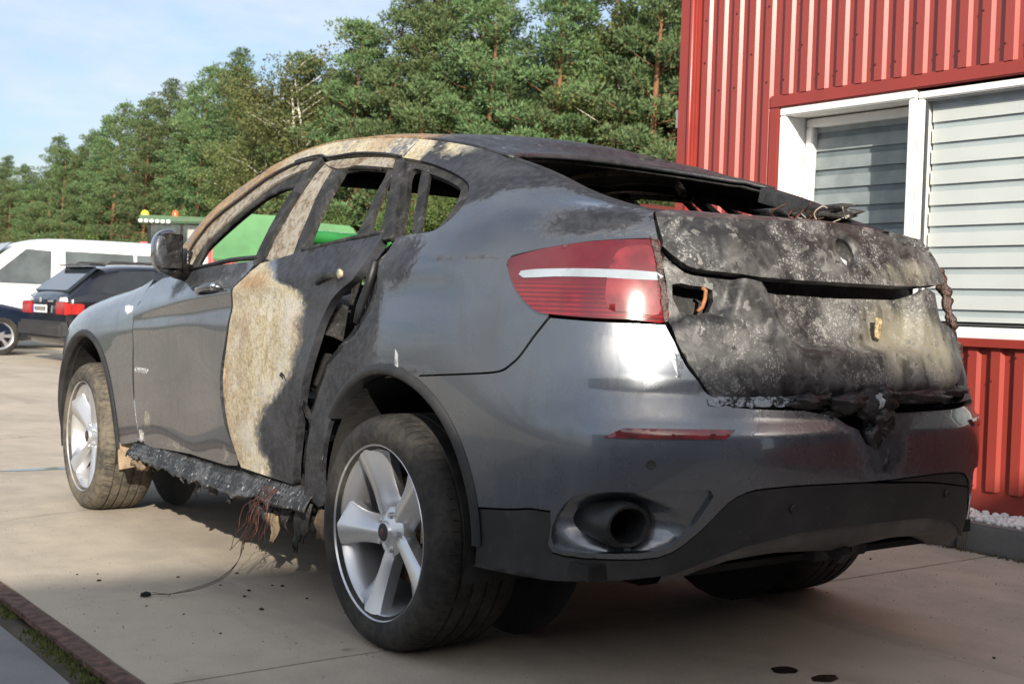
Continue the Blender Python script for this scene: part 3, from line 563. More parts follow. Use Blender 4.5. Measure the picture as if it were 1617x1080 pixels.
m_skirt=M('scuffed_black_plastic',scuffed)
m_greyplastic=simple('dirty_grey_plastic',(.105,.10,.095),.6,var=.35,scale=5,bump=.1)
m_rubber=None
def tyre_mat(T):
    oc=T.n('TexCoord').outputs['Object']; n1=T.noise(oc,7,6,.7); n2=T.noise(oc,45,5,.65)
    c=T.mix(T.sstep(T.math('ADD',T.math('MULTIPLY',n1,.7),T.math('MULTIPLY',n2,.3)),.38,.66),(.014,.014,.0145),(.052,.047,.040))
    return T.n('BsdfPrincipled',{'Base Color':c,'Roughness':.78,'Specular IOR Level':.35,'Normal':T.n('Bump',{'Height':n2,'Strength':.35,'Distance':.004}).outputs[0]}).outputs[0]
m_tyre=M('dusty_tyre_rubber',tyre_mat)
def tyre_mat2(T):
    oc=T.n('TexCoord').outputs['Object']; n1=T.noise(oc,5,6,.7); n2=T.noise(oc,40,5,.65)
    c=T.mix(T.sstep(T.math('ADD',T.math('MULTIPLY',n1,.7),T.math('MULTIPLY',n2,.3)),.36,.62),(.045,.042,.037),(.145,.125,.095))
    return T.n('BsdfPrincipled',{'Base Color':c,'Roughness':.85,'Specular IOR Level':.3,'Normal':T.n('Bump',{'Height':n2,'Strength':.5,'Distance':.005}).outputs[0]}).outputs[0]
m_tyre_mud=M('muddy_tyre_rubber',tyre_mat2)
def rim_mat(T):
    oc=T.n('TexCoord').outputs['Object']; n1=T.noise(oc,11,6,.7); n2=T.noise(oc,60,4,.7)
    d=T.sstep(T.math('ADD',T.math('MULTIPLY',n1,.6),T.math('MULTIPLY',n2,.4)),.55,.72)
    c=T.mix(T.math('MULTIPLY',d,.6),(.66,.67,.69),(.16,.145,.125))
    return T.n('BsdfPrincipled',{'Base Color':c,'Metallic':T.math('SUBTRACT',.8,T.math('MULTIPLY',d,.6)),'Roughness':T.math('ADD',.30,T.math('MULTIPLY',d,.35)),'Coat Weight':.25,'Coat Roughness':.1}).outputs[0]
m_rim=M('silver_alloy',rim_mat)
m_rustydisc=simple('rusty_iron',(.11,.065,.04),.75,metal=.3,var=.45,scale=14,bump=.3)
m_mud=simple('dry_mud',(.23,.17,.11),.95,var=.4,scale=9,bump=.8,bscale=40)
m_chrome=simple('chrome',(.75,.75,.76),.15,metal=1,var=.05)
m_copper=simple('bare_copper_wire',(.10,.040,.030),.6,metal=.4,var=.4,scale=60)
def lens(T):
    oc=T.n('TexCoord').outputs['Object']; sx=T.n('SeparateXYZ',{0:oc})
    w=T.math('SINE',T.math('MULTIPLY',sx.outputs[2],520)); up=T.sstep(sx.outputs[2],1.135,1.142)
    rib=T.math('MULTIPLY',T.sstep(w,.1,.6),T.math('SUBTRACT',1.0,up))
    n1=T.noise(oc,7,4,.6)
    c=T.mix(rib,(.095,.002,.004),(.20,.007,.009)); c=T.mix(T.math('MULTIPLY',T.sstep(n1,.45,.68),.7),c,(.06,.002,.003))
    return T.n('BsdfPrincipled',{'Base Color':c,'Roughness':.10,'Coat Weight':1.0,'Coat Roughness':.01,'Specular IOR Level':.6,'Normal':T.n('Bump',{'Height':rib,'Strength':.25,'Distance':.004}).outputs[0]}).outputs[0]
m_lens=M('red_lamp_lens',lens)
m_lensclear=simple('milky_lamp_strip',(.27,.31,.35),.15,var=.15,coat=1)
m_reflector=simple('red_reflector_plastic',(.16,.004,.006),.15,var=.6,scale=22,coat=1)
m_melt=simple('melted_black_plastic',(.012,.011,.011),.38,var=.6,scale=20,bump=1.0,bscale=26)
m_meltbrown=simple('melted_brown_lens',(.055,.030,.024),.45,var=.6,scale=60,bump=1.0,bscale=60)
m_ashy=simple('grey_ash_crust',(.42,.44,.46),.85,var=.4,scale=30,bump=.8,bscale=50)
def crustm(T):
    oc=T.n('TexCoord').outputs['Object']; n1=T.noise(oc,26,6,.7,.8); n2=T.noise(oc,90,4,.6)
    c=T.mix(T.sstep(T.math('ADD',T.math('MULTIPLY',n1,.7),T.math('MULTIPLY',n2,.3)),.44,.53),(.012,.012,.013),T.mix(n2,(.22,.24,.27),(.44,.47,.50)))
    return T.n('BsdfPrincipled',{'Base Color':c,'Roughness':.8,'Normal':T.n('Bump',{'Height':n1,'Strength':.8,'Distance':.008}).outputs[0]}).outputs[0]
m_crust=M('flaky_ash_crust',crustm)
m_dark=simple('sooty_interior',(.012,.0115,.011),.85,var=.6,scale=9,bump=.4)
def perf(T):
    oc=T.n('TexCoord').outputs['Object']; sx=T.n('SeparateXYZ',{0:oc})
    cv=T.n('CombineXYZ',{0:T.math('MULTIPLY',sx.outputs[1],1.0),1:T.math('MULTIPLY',sx.outputs[2],1.35),2:0.0})
    vo=T.n('TexVoronoi',{'Vector':cv.outputs[0],'Scale':44.0,'Randomness':.12}); n1=T.noise(oc,10,6,.7,.6); n2=T.noise(oc,50,5,.65)
    hole=T.math('MULTIPLY',T.math('SUBTRACT',1.0,T.sstep(vo.outputs['Distance'],.20,.27)),T.sstep(T.noise(oc,4,2),.40,.5))
    c=T.mix(T.sstep(n1,.42,.62),(.030,.031,.033),(.115,.118,.122)); c=T.mix(T.math('MULTIPLY',T.sstep(n2,.58,.68),.8),c,(.50,.50,.49)); c=T.mix(T.sstep(n1,.62,.7),c,(.02,.02,.02)); c=T.mix(hole,c,g(.004))
    return T.n('BsdfPrincipled',{'Base Color':c,'Roughness':.55,'Metallic':.35,'Normal':T.n('Bump',{'Height':T.math('SUBTRACT',T.math('ADD',n1,T.math('MULTIPLY',n2,.6)),hole),'Strength':.6,'Distance':.006}).outputs[0]}).outputs[0]
m_perf=M('burnt_perforated_sill',perf)
m_red_emb=simple('red_cap_badge',(.09,.020,.020),.3,var=.3,scale=80)
m_letter=simple('silver_lettering',(.55,.56,.58),.3,metal=.6,var=.05)
# ------------------------------------------------------------------ burn maps
def bl(y,z,cy,cz,ry,rz): return np.exp(-(((y-cy)/ry)**2+((z-cz)/rz)**2))
def burn_front_door(x,y,z,a,b):
    soot=np.maximum.reduce([1.0*bl(y,z,1.50,1.165,.30,.055),.8*bl(y,z,1.75,1.11,.14,.06),.8*bl(y,z,1.20,1.18,.12,.05),.35*bl(y,z,1.25,.72,.06,.4)])
    rust=np.maximum(.62*bl(y,z,2.05,.53,.06,.07),np.maximum(.52*bl(y,z,1.75,.44,.22,.03),.55*bl(y,z,1.22,.46,.05,.05)))
    ash=np.maximum(1.2*bl(y,z,2.13,.44,.045,.04),.5*bl(y,z,2.0,1.02,.06,.06))
    return soot,rust,ash
def burn_rear_door(x,y,z,a,b):
    yb=np.interp(z,[.40,.48,.52,.58,.66,.72,.80,.92,1.05,1.10,1.14,1.20,1.30],[.86,.84,.92,.93,.88,.78,.66,.60,.58,.62,.80,.90,.98])
    rust=sst(y,yb-.10,yb+.10)
    soot=np.maximum(1-rust,.0)*.95
    ash=(.34*np.exp(-((y-yb-.05)/.13)**2)+.16*(y>yb))*(1-sst(z,1.06,1.14))*rust+.35*bl(y,z,.62,.5,.1,.06)
    ash=np.maximum(ash,.30*bl(y,z,.75,.62,.05,.12))
    org=np.maximum.reduce([.60*np.exp(-((y-1.21)/.06)**2),.75*bl(y,z,1.0,1.13,.2,.05),.40*bl(y,z,.98,.95,.08,.10),.30*bl(y,z,1.1,.5,.1,.12)])
    ash=np.maximum(ash,.42*bl(y,z,yb+.10,z,.10,1)*sst(z,.55,.7)*(1-sst(z,1.0,1.1))); 
    return soot,rust*(1-.3*sst(z,1.12,1.2)),ash,org
def burn_quarter(x,y,z,a,b):
    s=np.maximum.reduce([sst(y,-.02,.10)*.95,1.0*sst(z-.30*np.clip(-y-.05,0,1)*0,1.335,1.40)*(1-.6*sst(-y,.15,.30)*(1-sst(z,1.40,1.45))),bl(y,z,.0,1.20,.14,.10),bl(y,z,-.66,1.315,.16,.055)*1.05,.95*np.exp(-((b-1.10)/.045)**2)*sst(-y,-.3,.0),.75*bl(y,z,-.02,.87,.30,.03),.55*bl(y,z,-.3,1.205,.4,.02)])
    r=np.maximum(sst(y,.20,.36)*sst(z,1.5,1.55)*.9,.7*bl(y,z,.16,1.60,.12,.06))
    ash=np.maximum.reduce([.34*bl(y,z,-.08,1.24,.10,.05),.40*bl(y,z,-.62,1.355,.14,.03),.26*bl(y,z,-.28,1.44,.2,.05),.5*bl(y,z,.08,1.59,.10,.06),.15*sst(y,-.05,.15)])
    return s,r,ash
def burn_rail(x,y,z,a,b):
    return .15+.8*bl(y,z,1.7,1.45,.12,.06),.50+.40*sst(y,.3,.6)-.25*np.sin(y*9)**2,.25*bl(y,z,.45,1.64,.3,.05)+.16,.15+.55*sst(y,1.0,1.5)+.5*bl(y,z,.62,1.66,.12,.08)
def burn_tail(x,y,z,a,b):
    s=np.full_like(x,.95); r=np.clip(.62*bl(x,z,.22,1.02,.26,.14)+.35*bl(x,z,.3,1.22,.25,.05)+.30*bl(x,z,.45,.95,.1,.1),0,1)
    ash=.16+.20*bl(x,z,-.15,1.21,.30,.05)+.30*bl(x,z,-.02,1.05,.10,.07)+.22*bl(x,z,-.45,.96,.12,.06)+.20*bl(x,z,.1,.90,.4,.03)+.16*bl(x,z,.5,1.2,.1,.1)+.25*bl(x,z,.1,1.13,.25,.03)
    return s,r,ash
def burn_bumper(x,y,z,a,b):
    melt=np.exp(-(((x-.02)/(.10+.12*sst(z,.70,.82)))**2))*sst(z,.56,.70)
    s=np.maximum.reduce([melt*1.2,.9*sst(z,.795,.815)*sst(x,-.30,-.10),.55*bl(x,z,-.63,.93,.015,.05),.7*bl(x,z,.85,.8,.12,.2)])
    return s,0*x,.30*bl(x,z,-.17,.615,.1,.02)+.2*melt*(z>.72)
def burn_roof(x,y,z): 
    r=sst(-x,.36,.56)*sst(y,.15,.5)*.75; s=.75+.2*sst(x,-.4,.2); return s,r,.22*sst(-x,.3,.5)*np.exp(-((y-.15)/.25)**2)+.06
nob=lambda x,y,z,a,b:(0*x,0*x,0*x)
# ------------------------------------------------------------------ root
CAR=empty('burnt_car',(0,0,0)); tag(CAR,'burnt-out grey coupe-style SUV with a rusted rear door and no window glass','car')
O={k:[tuple(p) for p in v] for k,v in OUT.items()}
def arc(yc,zc,r,a0,a1,n=24): return [(yc+r*math.cos(rad(a0+(a1-a0)*i/n)),zc+r*math.sin(rad(a0+(a1-a0)*i/n))) for i in range(n+1)]
RAY,RAZ,RAR=-.02,.42,.44; FAY,FAZ,FAR_=2.885,.42,.455
BOTH=(1,-1)
# front fender
fa=side_ab(arc(FAY,FAZ,FAR_,188,-8,30))
fend=catmull(O['fender_gap'],4)+side_ab([(2.40,.375)])+fa[1:]+[(NET.tu[1]+.02,.01),(.04,.01),(.04,NET.tv[5]),(NET.tu[2],NET.tv[5]+.05),(NET.tu[3],NET.tv[6]),(1.42,NET.tv[6]+.03)]
panel('front_fender',fend,m_paint,CAR,burn=lambda x,y,z,a,b:(.0*x,0*x,0*x),sides=BOTH,res=.03)
# doors
fd=panel('front_door',catmull(O['front_door'][4:15],3)+O['front_door'][15:]+catmull(O['front_door'][:5],3)[:-1],m_paint,CAR,burn=burn_front_door,disp=lambda a,b,X:.004*np.sin(X[:,1]*9)*np.sin(X[:,2]*7),sides=BOTH)[0]
def dent_rd(a,b,X):
    y,z=X[:,1],X[:,2]; d=-.030*bl(y,z,.42,1.00,.12,.10)+.012*np.sin(y*17+z*9)*np.sin(z*15)*sst(.95-y,0,.3)*.5+.03*sst(.62-y,0,.28)*sst(1.2-z,0,.3)
    return d-.022*bl(y,z,.44,1.13,.13,.03)
rd=O['rear_door']
rear_door=panel('rear_door',catmull(rd[3:14],3)[:-1]+catmull(rd[14:16],1)+catmull(rd[15:],3)+catmull(rd[:4],3)[:-1],m_paint,CAR,burn=burn_rear_door,disp=dent_rd,thick=.03)
panel('rear_door',catmull(rd[3:14],3)[:-1]+catmull(rd[14:16],1)+catmull(rd[15:],3)+catmull(rd[:4],3)[:-1],m_paint,CAR,burn=burn_rear_door,sides=(-1,),res=.04)
# quarter panel
ra=side_ab(arc(RAY,RAZ,RAR,186,0,40)); 
def qpoly(rear):
    q=catmull(O['quarter_front'],4)+side_ab([(.46,.37)])
    ang1=math.degrees(math.atan2(.87-RAZ,-.18-RAY)); q+=side_ab(arc(RAY,RAZ,RAR,-5,ang1,24))
    q+=catmull(O['gap_bumper'],3)[::-1][1:]+[(4.438,.630),(4.402,.640),(4.368,.660),(4.342,.681),(4.301,.728),(4.310,.747),(4.399,.762),(4.55,.787),(4.69,.805),(4.722,.802),(4.703,.921),(4.69,1.03)]
    q+=[(a,min(b,BT-.012)) for a,b in catmull(O['backpts'][:-1],3)[::-1]]+[(3.85,BT-.006),(3.75,BT-.003),(3.55,BT-.003),(3.372,BT-.003)]
    return q+O['qwin_outer'][:1]+catmull(O['qwin_outer'],4)[1:]
panel('quarter_panel',qpoly(0),m_paint,CAR,burn=burn_quarter,sides=BOTH)
# roof side rail with windscreen pillar
hr=[(a,BT-.002) for a in np.linspace(1.66,3.372,24)]
panel('roof_side_rail',catmull(O['rail_low'],3)+[(1.74,.93)]+hr,m_paint,CAR,burn=burn_rail,sides=BOTH,thick=.05,res=.03)
# door frames and pillars
def strip(name,loop,mat,off,thick,res=.03,sides=BOTH,disp=None,**k): return panel(name,loop,mat,CAR,off=off,thick=thick,res=res,sides=sides,disp=disp,**k)
O['bpil']=[(2.822,1.067),(2.933,1.06),(2.938,1.012),(2.963,.941),(2.982,.858),(2.749,.865),(2.772,.929),(2.805,1.002)]
O['rdfront']=[(2.933,1.06),(3.01,1.05),(3.032,1.006),(3.04,.937),(3.057,.858),(2.979,.856),(2.958,.941),(2.933,1.012)]
O['ffr_mid']=[(2.783,1.059),(2.644,1.054),(2.481,1.041),(2.329,1.015),(2.162,.985),(2.02,.947),(1.981,.884)]
strip('front_window_frame',catmull(O['ffr_out'],3)+catmull(O['ffr_mid'],3)[::-1],m_pale,-.006,.045)
strip('front_window_channel',catmull(O['ffr_mid'],3)+catmull(O['ffr_in'],3),m_char,-.014,.022)
strip('rear_door_front_channel',catmull(O['rdfront'],2,True),m_char,-.008,.018)
strip('front_door_upright',catmull(O['fbar'],2,True),m_char,.0,.025)
strip('centre_pillar',catmull(O['bpil'],2,True),m_pale,-.012,.03)
strip('rear_window_frame',catmull(O['rfr_top'],2,True),m_pale,-.004,.03)
strip('rear_window_divider',catmull(O['rbar1'],2,True),m_char,-.012,.012)
strip('rear_door_upright',catmull(O['rbar2'],2,True),m_char,-.002,.015)
qh=catmull(O['qhole'],3,True)
panel('quarter_window_frame',catmull([(a,b) for a,b in O['qwin_outer']],3)+[(3.62,.86)]+[(3.50,.97)],m_char,CAR,holes=[qh],off=-.012,thick=.022,res=.02,sides=BOTH)
strip('quarter_window_divider',catmull(O['qdiv'],2,True),m_char,-.014,.012)
def ab_tube(name,loop,r,mat,off,sides=BOTH,wob=0):
    L=catmull(loop,4); X,nn=surf(np.array([p[0] for p in L]),np.array([p[1] for p in L]),off)
    for s in sides: MB().tube([(p[0]*s+wob*noise.noise((i*.7,s,1)),p[1]+wob*noise.noise((i*.6,s,4)),p[2]) for i,p in enumerate(X)],r,7).build(name,mat,CAR,smooth=True)
ab_tube('window_seal',O['ffr_in'],.009,m_char,-.02,wob=.006); ab_tube('window_seal',O['ffr_out'],.006,m_melt,.002,wob=.004); ab_tube('window_seal',O['rail_low'][:6],.005,m_melt,.002,wob=.005)
ab_tube('window_seal',[(3.0,1.05),(3.05,1.052),(3.27,1.044)],.010,m_char,-.015,wob=.005)
ab_tube('window_seal',[(3.04,.872),(3.2,.875),(3.4,.882),(3.57,.884)],.010,m_char,-.01,wob=.004); ab_tube('window_seal',[(1.95,.872),(2.2,.873),(2.45,.876),(2.70,.87)],.010,m_melt,-.004,wob=.004)
# bumper
bt=O['bump_top']
gb=O['gap_bumper']
angb=math.degrees(math.atan2(.87-RAZ,-.18-RAY))
archR=side_ab(arc(RAY,RAZ,RAR,angb,168,12))
botL=[(4.205,.126),(4.302,.138),(4.424,.150),(4.420,.062),(4.464,.040),(4.603,.038),(4.703,.045),(4.757,.080),(4.811,.140),(4.853,.190),(4.90,.214),(4.96,.220),(5.138,.216),(5.30,.214)]
topL=[(a+.003,b-.005) for a,b in catmull(gb,3)[::-1]]+[(4.559,.615),(4.653,.613),(4.727,.611)]+catmull(bt[1:8],3)
notch=[(5.19,.412),(5.235,.385),(5.27,.365),(5.30,.325),(5.335,.315),(5.365,.35),(5.385,.395),(5.41,.408)]
topR=mir(topL)
ub=resample(topL,.02)[:-1]
outerB=archR+catmull(botL,2)+mir(botL)+mir(archR)+[p for p in topR if p[0]>5.80]+[(5.76,.408),(5.6,.408),(5.5,.407)]+jag(notch[::-1],.012,40)+topL[::-1]
# order: arch (left) -> bottom -> arch (right) -> top right..left
surr=O['surround']
bumper=panel('rear_bumper',outerB,m_paint,CAR,holes=[catmull(surr,2,True),mir(catmull(surr,2,True))],burn=burn_bumper,res=.02,thick=.02)
skl=archR[-1:]+[]
skB=[(4.20,-.028),(4.45,-.03),(4.62,-.022),(4.74,-.01),(4.82,.025),(4.92,.055),(5.1,.072),(5.30,.078)]
sk_up=[(a,b-.006) for a,b in catmull(botL,2)]
archS=side_ab(arc(RAY,RAZ,RAR,170,190,4))
outerS=archS+skB+mir(skB)+mir(archS)+mir(sk_up)+sk_up[::-1]
panel('bumper_skirt',outerS,m_skirt,CAR,off=-.004,res=.03,thick=.02)
# exhaust surrounds and pipes
def surd(a,b,X):
    aa=np.where(a>AC,2*AC-a,a); c=np.array([4.60,.13]); r=((aa-c[0])/.17)**2+((b-c[1])/.075)**2; return -.055*np.clip(1-r,0,1)-.004
sb=[(4.61+(a-4.61)*1.05,.135+(b-.135)*1.06) for a,b in catmull(surr,2,True)]
panel('exhaust_surround',sb,m_paint,CAR,disp=surd,burn=nob,sides=BOTH,res=.015,off=-.012)
def exhaust(sx,inset=0):
    e=MB(); c=NET.ev(np.array([4.60]),np.array([.132]))[0]; c=Vector((c[0]+.012+inset,c[1]+.010+inset,c[2])); d=Vector((-.10,-.995,.0)).normalized(); u=Vector((0,0,1)); r=d.cross(u)
    prof=[(-.20,.052),(-.05,.060),(.0,.064),(.030,.066),(.046,.064),(.054,.058),(.052,.050),(.040,.044),(-.05,.043),(-.34,.042)]; n=36; v=[]
    for k in range(n):
        t=2*math.pi*k/n
        for h,q in prof: p=c+d*h+(r*math.cos(t)*1.16+u*math.sin(t)*.92)*q; v.append((p.x*sx,p.y,p.z))
    m=len(prof); e.add(v,[(k*m+i,k*m+i+1,((k+1)%n)*m+i+1,((k+1)%n)*m+i) for k in range(n) for i in range(m-1)])
    o=e.build('exhaust_pipe',M_exh,CAR,angle=40)
    q=[c+d*-.02+(r*math.cos(2*math.pi*k/24)*1.15+u*math.sin(2*math.pi*k/24)*.91)*.047 for k in range(24)]; bo=MB(); bo.add([(p.x*sx,p.y,p.z) for p in q],[tuple(range(24))]); bo.build('bore_shade_disc',m_bore,o); return o  # black disc closes the pipe and stands in for the shade inside it
m_bore=simple('bore_shade_black',(.004,.004,.004),.95,var=.1,spec=.0)
M_exh=simple('sooty_exhaust_steel',(.014,.0145,.015),.42,metal=.2,var=.5,scale=20)
exhaust(1); exhaust(-1,.055)
# diffuser under the bumper
rows=[]; aL=np.linspace(4.72,2*AC-4.72,40); bb=np.interp(np.where(aL>AC,2*AC-aL,aL),[p[0] for p in skB],[p[1] for p in skB])
P0,_=surf(aL,bb,-.012)
for dy,dz in ((0,.01),(.02,-.05),(.10,-.095),(.26,-.10),(.55,-.06)):
    q=P0.copy(); q[:,1]+=dy; q[:,2]+=dz*(1-.5*np.abs(q[:,0])/.7); q[:,0]*=1-.12*dy; rows.append(q)
MB().grid(rows).build('diffuser',m_greyplastic,CAR,smooth=True)
# reflectors and sensors, mounted in the bumper
rf=[(4.575,.3765),(4.600,.3765),(4.86,.4035),(4.60,.4035)]; rf=[(4.565,.345),(4.70,.347),(4.835,.349),(4.862,.372),(4.80,.373),(4.70,.372),(4.61,.370)]
for o in panel('reflector',rf,m_reflector,bumper,off=.008,thick=.014,res=.012,sides=BOTH): pass
def disc_on(name,a,b,r,mat,parent,off=.003,n=20,th=.004):
    X,nn=surf(np.array([a]),np.array([b])); c=Vector(X[0]); w=Vector(nn[0]); u=w.orthogonal().normalized(); v=w.cross(u)
    pr=[(.0,r),(th*.6,r),(th,r*.85),(th*.7,r*.6),(th*.7,.0001)]; vv=[]
    for k in range(n):
        t=2*math.pi*k/n
        for h,q in pr: vv.append(c+w*(off-.003+h)+(u*math.cos(t)+v*math.sin(t))*q)
    m=len(pr); mb=MB(); mb.add(vv,[(k*m+i,k*m+i+1,((k+1)%n)*m+i+1,((k+1)%n)*m+i) for k in range(n) for i in range(m-1)]); return mb.build(name,mat,parent,angle=50)
disc_on('parking_sensor',4.67,.285,.013,m_skirt,bumper); disc_on('parking_sensor',5.05,.15,.012,m_skirt,CAR); disc_on('parking_sensor',2*AC-5.0,.15,.012,m_skirt,CAR)
# lamps
lp=catmull(O['light'],3,True)
def lampd(a,b,X): return .012*np.clip(1-((a-4.53)/.25)**2,0,1)
lamp=panel('tail_lamp',lp,m_lens,CAR,disp=lampd,off=.002,thick=.03,res=.015)
panel('lamp_strip',catmull(O['stripe'],2,True),m_lensclear,lamp,disp=lampd,off=.005,thick=.004,res=.02)
panel('lamp_inner_lens',catmull([(4.602,.640),(4.60,.69),(4.615,.745),(4.64,.770),(4.70,.778),(4.712,.74),(4.715,.68),(4.714,.632),(4.66,.634)],3,True),simple('clouded_pink_lens',(.17,.018,.022),.12,var=.35,scale=14,coat=1),lamp,disp=lampd,off=.0045,thick=.004,res=.015)
# scorched inner edge of the lamp
ed=[(4.70,.802),(4.722,.795),(4.731,.735),(4.735,.677),(4.735,.617),(4.724,.617),(4.722,.677),(4.715,.735)]
panel('melted_lamp_edge',jag(resample(ed,.008),.006,70),m_meltbrown,lamp,disp=lambda a,b,X:lampd(a,b,X)+.004*np.sin(a*300)*np.sin(b*260),off=.006,thick=.01,res=.008)
def crust(name,curve,r,mat,parent,n=260,seed=1):
    rng=np.random.default_rng(seed); bm=bmesh.new(); L=[Vector(p) for p in curve]; rows=[]
    for i,p in enumerate(L):
        t=(L[min(i+1,len(L)-1)]-L[max(i-1,0)]).normalized(); u=t.orthogonal().normalized(); v=t.cross(u); row=[]
        for k in range(12):
            an=2*math.pi*k/12; d=u*math.cos(an)+v*math.sin(an); q=p+d*r; s_=r*(.75+.9*noise.fractal(q*22+Vector((seed,0,0)),.9,2.1,4)); row.append(tuple(p+d*max(.003,s_)))
        row.append(row[0]); rows.append(row)
    return MB().grid(rows).build(name,mat,parent,smooth=True)
t_=np.linspace(0,1,60); Xc,nc=surf(2*AC-4.735+.008*np.sin(t_*9),.80-.26*t_,-.012); crust('melted_tail_lamp',[tuple(p) for p in Xc],.020,m_meltbrown,CAR,seed=4)
# tailgate
lidlow=[(a,b) for a,b in O['lid_low'][:7]]
lidL=catmull(lidlow,3)
lid_left=[(4.737,.797),(4.709,.921),(4.70,1.03),(4.74,1.115)]
lidpoly=lidL+[(AC,.721)]+mir(lidL)+mir(lid_left)+lid_left[::-1]
def lid_disp(a,b,X):
    x,z=X[:,0],X[:,2]; rr_=np.sqrt(((a-AC-.012)/.038)**2+((b-.803)/.042)**2); d=-.016*sst(1.25-rr_,0,.45)+.003*np.exp(-((rr_-1.3)/.15)**2)-.004*bl(x,z,-.30,1.24,.12,.03)
    for (cx,cz,r,am) in ((-.1,1.22,.05,.006),(.3,1.25,.06,-.008),(-.45,1.27,.07,.006),(.48,1.2,.03,-.010)): d=d+am*bl(x,z,cx,cz,r,r)
    return d+.010*np.exp(-np.abs(b-.905)/.02)
dent=[(AC+.012+.038*math.cos(t),.803+.042*math.sin(t)) for t in np.linspace(0,2*math.pi,28,endpoint=False)]
lid=panel('tailgate_lid',lidpoly,m_tail,CAR,holes=[dent],burn=burn_tail,disp=lid_disp,res=.011,thick=.03)
Xe,ne=surf(np.array([AC+.02]),np.array([.80]))
rows=[]
for q,dp in ((1.05,-.012),(.98,-.022),(.86,-.034),(.6,-.042),(.3,-.044),(.01,-.044)):
    rows.append(surf(np.array([AC+.012+q*.038*math.cos(t) for t in np.linspace(0,2*math.pi,29)]),np.array([.803+q*.042*math.sin(t) for t in np.linspace(0,2*math.pi,29)]),dp)[0])
MB().grid(rows).build('badge_recess',m_char,lid,smooth=True)
blobmesh_later=(AC+.014,.775)
mb=MB(); ce=Vector(Xe[0])-Vector(ne[0])*.040; w=Vector(ne[0]); u=Vector((1,0,0)); v=w.cross(u)
for k in range(3):
    t=rad(90+120*k); mb.tube([ce,ce+(u*math.cos(t)+v*math.sin(t))*.024],.0028,6)
mb.build('badge_socket',m_ashy,lid,smooth=True)
tg=O['tg_left'][1:]
low_left=[(a+.007,b) for a,b in tg]
lt=[(a,b-.008) for a,b in lidL if a<5.0]+[(5.03,.706),(5.10,.699),(AC,.697)]
tgpoly=lt+mir(lt[:-1])+mir([(a,b) for a,b in low_left])+[]
bot=[(4.83,.458),(5.05,.459),(5.25,.459)]
tgpoly=lt+mir(lt[:-1])+[(2*AC-a,b) for a,b in low_left[1:]]+mir(bot)+bot[::-1]+low_left[1:][::-1]
# order of bottom runs right to left
rt=[p for p in mir(lt[:-1]) if p[0]<5.86]
tgpoly=lt+rt+catmull([(5.905,.712),(5.89,.67),(5.895,.625),(5.935,.59),(5.93,.545),(5.87,.502),(5.81,.475),(5.75,.461)],3)+[(5.55,.459)]+bot[::-1]+low_left[1:][::-1]
hole=catmull(O['hole'],2,True)
def sdist(a,b,poly):
    P=np.stack([a,b],1); Q=np.array(poly); best=np.full(len(P),9.)
    for i in range(len(Q)):
        p,q=Q[i],Q[(i+1)%len(Q)]; w=q-p; t=np.clip(((P-p)@w)/max(1e-9,w@w),0,1); best=np.minimum(best,np.linalg.norm(P-(p+t[:,None]*w),axis=1))
    return np.where(inpoly(P,[tuple(x) for x in Q]),best,-best)
REC=catmull([(5.015,.76),(5.022,.70),(5.04,.655),(5.068,.60),(5.10,.572),(5.15,.563),(5.30,.563),(5.5,.563),(5.5,.76)],4,True)
POC=catmull([(4.70,.80),(4.80,.75),(4.95,.735),(4.935,.69),(4.915,.65),(4.88,.628),(4.80,.620),(4.70,.615)],4,True)
def tg_disp(a,b,X):
    aa=np.where(a>AC,2*AC-a,a); d=np.zeros_like(a)
    d-=.050*sst(sdist(aa,b,REC),-.004,.024)-.005*np.exp(-(sdist(aa,b,REC)/.012)**2)
    d-=.030*sst(sdist(aa,b,POC),-.004,.022)
    d+=.008*np.exp(-((b-.53)/.05)**2)
    x,z=X[:,0],X[:,2]
    for (cx,cz,rx,rz,am) in ((-.02,1.09,.05,.05,-.008),(.12,1.05,.02,.05,-.014),(-.2,1.0,.1,.04,.006),(.3,.95,.12,.05,-.008),(-.08,1.11,.015,.03,-.012),(.2,1.1,.1,.02,.005)): d=d+am*bl(x,z,cx,cz,rx,rz)
    d+=.0015*np.sin(x*21+z*13)*np.sin(z*31)
    return d-.012*sst(.475-b,0,.02)
tail=panel('tailgate_panel',tgpoly,m_tail,CAR,holes=[hole],burn=burn_tail,disp=tg_disp,res=.0105,thick=.03)
# inner shell behind the handle slit and the lamp openings
MB().grid([surf(np.linspace(4.76,2*AC-4.76,40),np.full(40,b),-.115)[0] for b in np.linspace(.47,.88,12)]).build('tailgate_inner_shell',m_char,CAR,smooth=True)
X,nn=surf(np.array([4.82,4.835,4.845,4.85,4.84]),np.array([.645,.655,.672,.69,.697]),-.03)
MB().tube([tuple(p) for p in X],.006,6).build('lamp_socket_bracket',simple('rusty_bracket',(.33,.13,.05),.7,var=.4,scale=30),tail,smooth=True)
# registration lamp remains on the tailgate
X,nn=surf(np.array([AC+.115]),np.array([.625]),-.028)
mb=MB(); random.seed(4)
for k in range(9): mb.tube([tuple(Vector(X[0])+Vector((random.uniform(-.013,.013),.004,random.uniform(-.035,.035)))) for _ in range(3)],.006,5)
mb.build('melted_plate_lamp',simple('straw_coloured_residue',(.42,.33,.19),.7,var=.5,scale=40,bump=.8),tail,smooth=True)
